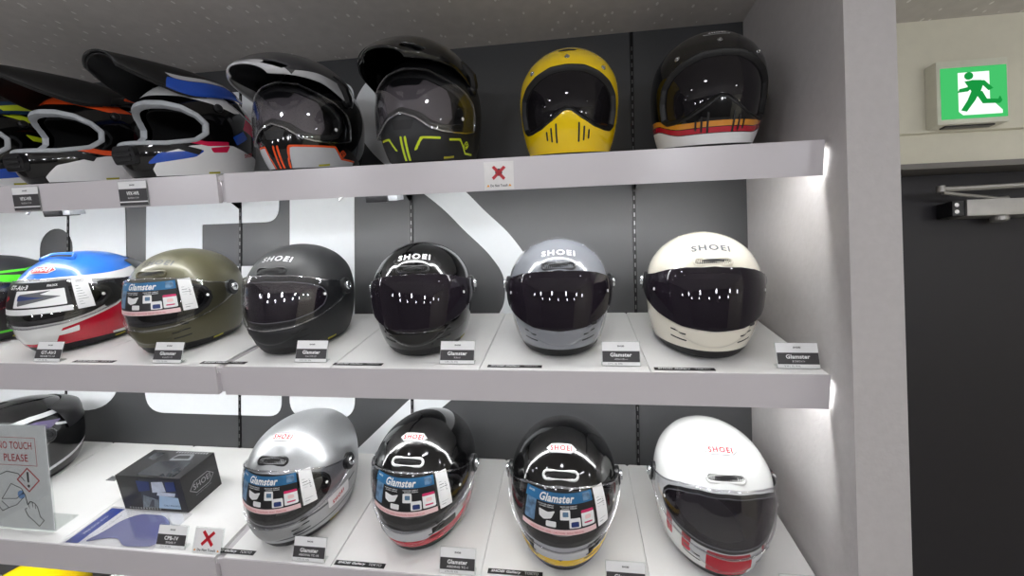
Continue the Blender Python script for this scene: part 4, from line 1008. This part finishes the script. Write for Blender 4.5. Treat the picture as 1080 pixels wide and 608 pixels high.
glamster('white retro full-face helmet with red chin blocks and a lightly smoked visor', SG, 2, .313, .190, -.042, 1.0, WHITEG, [(REDP, band(-30, 15, .026, .080)), (REDP, band(27, 35, .050, .093)), (REDP, band(46, 54, .056, .108)), (PALEG, band(15, 27, .050, .078)), (REDP, band(80, 92, .060, .11))], logo='badge', vent_m=WHITEG, inner=.6, vz=.215)
# top shelf
exzero('bright yellow retro off-road helmet with black snaps and dark inner shield', 'retro off-road helmets', 0, -.001, .212, -.02, .993, YELP)
def stripe3(z0, z1):
    def g(V, A, Z):
        y = .016*smooth((np.degrees(np.abs(A))-30)/40); return np.maximum(z0+y-Z, Z-z1-y)
    return g
exzero('black retro off-road helmet with orange red and white stripes round its chin', 'retro off-road helmets', 0, .323, .196, -.06, 1.003, BLACKG, [(AMBER, stripe3(.041, .052)), (INKK, stripe3(.0395, .041)), (REDP, stripe3(.029, .0395)), (INKK, stripe3(.0275, .029)), (INKW, stripe3(-.02, .0275))], badge='outlined')
L1 = [(9, .030), (15, .0555), (31, .0545)]; L2 = [(41, .0515), (55, .0525), (66, .021), (84, .019)]
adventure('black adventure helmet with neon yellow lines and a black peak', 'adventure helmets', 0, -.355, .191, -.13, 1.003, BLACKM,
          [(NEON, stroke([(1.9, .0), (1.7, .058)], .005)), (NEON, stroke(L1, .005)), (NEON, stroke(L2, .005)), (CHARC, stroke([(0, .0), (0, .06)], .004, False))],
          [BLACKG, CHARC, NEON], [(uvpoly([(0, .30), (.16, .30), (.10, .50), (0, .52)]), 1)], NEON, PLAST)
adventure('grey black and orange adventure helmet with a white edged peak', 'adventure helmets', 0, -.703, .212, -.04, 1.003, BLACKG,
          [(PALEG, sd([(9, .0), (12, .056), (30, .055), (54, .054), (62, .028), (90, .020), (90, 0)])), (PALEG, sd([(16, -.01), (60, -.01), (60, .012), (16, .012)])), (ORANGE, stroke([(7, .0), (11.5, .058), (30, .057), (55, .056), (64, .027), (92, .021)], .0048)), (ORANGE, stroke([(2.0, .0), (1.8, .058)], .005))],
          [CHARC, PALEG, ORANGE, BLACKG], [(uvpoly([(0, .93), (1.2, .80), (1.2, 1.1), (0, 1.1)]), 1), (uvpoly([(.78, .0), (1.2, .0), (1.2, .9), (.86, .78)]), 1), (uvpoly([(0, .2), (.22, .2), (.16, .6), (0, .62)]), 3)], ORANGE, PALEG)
offroad('motocross helmet in white black red and blue with a black and blue peak', 'motocross helmets', 0, -1.06, .205, -.10, 1., BLACKG,
        [(INKW, sd([(0, .246), (40, .244), (75, .228), (104, .205), (116, .176), (104, .172), (74, .190), (40, .205), (0, .208)], .001)), (INKW, sd([(13, -.02), (180, -.02), (180, .035), (120, .062), (90, .082), (60, .084), (42, .078), (24, .060), (14, .020)])), (CRIM, sd([(12, .092), (36, .088), (58, .078), (84, .082), (84, .092), (56, .090), (34, .099), (14, .102)])), (NAVY, sd([(14, .035), (44, .052), (52, .066), (22, .058)], .002)), (CRIM, sd([(112, .13), (150, .10), (170, .15), (130, .18)])), (PALEG, stroke([(104, .20), (125, .165), (150, .145)], .007)), (CRIM, sd([(60, .074), (86, .082), (80, .064), (62, .062)]))],
        [PEAKB, NAVY, PALEG, CRIM], [(uvpoly([(.62, .0), (1.1, .0), (1.1, .72), (.78, .70)]), 1), (uvpoly([(.50, .0), (.60, .0), (.76, .66), (.68, .70)]), 2), (uvpoly([(.30, .05), (.44, .05), (.40, .30), (.30, .34)]), 3)], NAVY)
offroad('motocross helmet in black white and orange with a black peak', 'motocross helmets', 0, -1.385, .205, -.10, 1., BLACKG,
        [(ORANGE, sd([(0, .244), (40, .240), (75, .226), (106, .192), (74, .190), (40, .206), (0, .209)], .001)), (INKW, sd([(13, -.02), (180, -.02), (180, .035), (120, .055), (90, .068), (60, .070), (42, .062), (24, .046), (14, .016)])), (ORANGE, sd([(12, .092), (36, .084), (58, .072), (86, .070), (86, .082), (56, .086), (34, .098), (14, .102)])), (ORANGE, stroke([(70, .062), (100, .066)], .006)), (PALEG, stroke([(108, .20), (128, .16)], .007))],
        [PEAKB, BLACKG, PALEG, ORANGE], [(uvpoly([(.60, .0), (1.1, .0), (1.1, .42), (.80, .38)]), 1), (uvpoly([(.46, .02), (.60, .0), (.72, .26), (.60, .30)]), 2), (uvpoly([(.70, .10), (.82, .10), (.86, .30), (.76, .28)]), 3)], CHARC)
offroad('motocross helmet in black, neon yellow and dark blue at the left end', 'motocross helmets', 0, -1.700, .205, -.10, 1., BLACKG,
        [(NEON, sd([(20, .232), (60, .224), (100, .190), (96, .180), (60, .206), (20, .220)], .002)), (TEAL, sd([(100, .21), (150, .17), (170, .12), (120, .15)])), (NEON, sd([(78, .150), (120, .130), (124, .118), (84, .132)])), (NAVY, sd([(25, -.02), (180, -.02), (180, .05), (90, .070), (40, .048)])), (INKW, sd([(14, -.02), (180, -.02), (180, .022), (90, .034), (40, .024), (16, .010)])), (NEON, sd([(60, .052), (110, .062), (110, .046), (64, .040)]))],
        [PEAKB, TEAL, NEON], [(uvpoly([(.55, .0), (1.1, .0), (1.1, .60), (.80, .60)]), 1), (uvpoly([(.60, .0), (.85, .0), (.95, .50), (.86, .52)]), 2)], NEON)
# touring helmets
touring('blue white and red touring helmet with a card behind its clear visor', 'touring helmets', 1, -1.432, .208, .20, 1.02, WHITEG,
        [(BLUEP, lambda V, A, Z: (.201-.006*smooth((np.degrees(np.abs(A))-20)/60)+.004*smooth((np.degrees(np.abs(A))-90)/60))-Z-.004), (REDP, sd([(14, .030), (22, .070), (44, .084), (70, .100), (95, .132), (180, .13), (180, .052), (130, .058), (100, .042), (80, .026)])), (REDP, lambda V, A, Z: np.maximum(Z-.036, np.abs(A)-R(60))), (CHARC, sd([(88, .0), (180, .0), (180, .046), (130, .050), (100, .034)]))], crown=BLUEP)
touring('matt black touring helmet with neon green lines at the left end of the middle shelf', 'touring helmets', 1, -1.775, .208, .10, 1.0, BLACKM,
        [(GREEN, stroke([(20, .206), (60, .205), (110, .200), (150, .205)], .006)), (GREEN, sd([(62, .196), (100, .182), (120, .166), (100, .162), (78, .176), (62, .186)], .004)), (GREEN, stroke([(20, .035), (80, .030), (130, .045)], .007))], card=False, badge=True)
touring('glossy black touring helmet with white and purple panels behind the no touch sign', 'touring helmets', 2, -1.70, .215, .05, 1.0, BLACKG,
        [(PALEG, sd([(20, .215), (90, .212), (150, .195), (140, .186), (90, .200), (20, .205)])), (mat('dusky_purple_paint', (86, 76, 110), .2, 0, .6, .02), sd([(50, .200), (92, .194), (120, .172), (96, .160), (60, .184)])), (PALEG, stroke([(110, .165), (135, .140), (150, .150)], .008)), (PALEG, stroke([(85, .040), (120, .046), (160, .066)], .010))], card=False, visor=SMOKE)
# lowest shelf
exzero('yellow helmet on the lowest shelf, just its crown showing below the no touch sign', 'helmets on the lowest shelf', 3, -1.63, .20, 0, .99, YELP)
glamster('white helmet on the lowest shelf beside the yellow one', 'helmets on the lowest shelf', 3, -1.31, .20, 0, .97, WHITEG, visor='smoke', logo='badge')

# ------------------------------------------------------------------ lamps in the room
LAMP = glow('ceiling_lamp_light', (248, 249, 255), LAMP_W)
n = 0
GLOBE = glow('fill_lamp_light', (247, 249, 255), GLOBE_W)
for y, xs in ((-2.3, (-2.7, -1.6, -.5, .6, 1.7, 2.7)), (-3.7, (-2.4, -1.2, 0, 1.2, 2.4))):  # hanging fill lamps, added out of view to brighten the ceiling
    for x in xs:
        r = empty('fill_lamp', (x, y, CEIL)); tag(r, 'small round white fill lamp added behind the camera', 'fill lamp', 'added fill lamps behind the camera')
        B().lathe([(0, -.0005), (.04, -.0005), (.036, -.022), (0, -.024)], None, 24).out('ceiling_rose', [WHITEG], r)
        B().tube([(0, 0, -.02), (0, 0, -.40)], .003, 8).out('cord', [PLAST], r); B().lathe([(0, -.38), (.014, -.38), (.018, -.425), (0, -.425)], None, 18).out('lamp_socket', [PLAST], r)
        B().lathe([(.0012, -.415)]+[(.055*math.sin(t), -.47+.055*math.cos(t)) for t in np.linspace(.15, math.pi-.02, 16)], None, 28).out('globe', [GLOBE], r)
for y, xs in ((-1.02, (-2.6, -1.75, -.9, -.05)), (-.62, (1.95, 2.7)), (-1.3, (1.3, 2.2))):  # right-hand rows hold lamps added to brighten the corridor wall
    for x in xs:
        r = empty('ceiling_downlight', (x, y, CEIL)); tag(r, 'small round ceiling downlight of the shop behind the camera', 'ceiling light', 'round downlights in the shop ceiling')
        b = B(); b.lathe([(.046, -.0005), (.060, -.0005), (.060, -.005), (.050, -.007), (.046, -.004), (.046, -.0005)], None, 28, 0, False); b.out('trim_ring', [WHITEG], r)
        b = B(); b.lathe([(0, -.0015), (.045, -.0015), (.045, -.003), (0, -.003)], None, 28); b.out('lamp_disc', [LAMP], r)
w = bpy.data.worlds.new('shop'); scene.world = w; w.use_nodes = True
w.node_tree.nodes['Background'].inputs['Color'].default_value = (.8, .82, .85, 1); w.node_tree.nodes['Background'].inputs['Strength'].default_value = .02

# ------------------------------------------------------------------ camera
FPX, YAW, PIT, ROL = 447.4, -.1394, .0209, -.0105
fw_ = Vector((math.sin(YAW)*math.cos(PIT), math.cos(YAW)*math.cos(PIT), math.sin(PIT)))
rt = Vector((math.cos(YAW), -math.sin(YAW), 0)); up = rt.cross(fw_)
r2 = rt*math.cos(ROL)+up*math.sin(ROL); u2 = up*math.cos(ROL)-rt*math.sin(ROL)
cd = bpy.data.cameras.new('camera'); cam = bpy.data.objects.new('camera', cd); COL.objects.link(cam)
Mx = Matrix((r2, u2, -fw_)).transposed().to_4x4(); Mx.translation = Vector((0, -1.3, 1.64)); cam.matrix_world = Mx
cd.sensor_fit = 'HORIZONTAL'; cd.sensor_width = 36; cd.lens = FPX*36/1080; cd.clip_start = .02; cd.clip_end = 60
scene.camera = cam
vs = scene.view_settings; vs.view_transform = 'Standard'; vs.look = 'None'; vs.gamma = 1; vs.exposure = EXPO
try: vs.use_curve_mapping = False
except Exception: pass
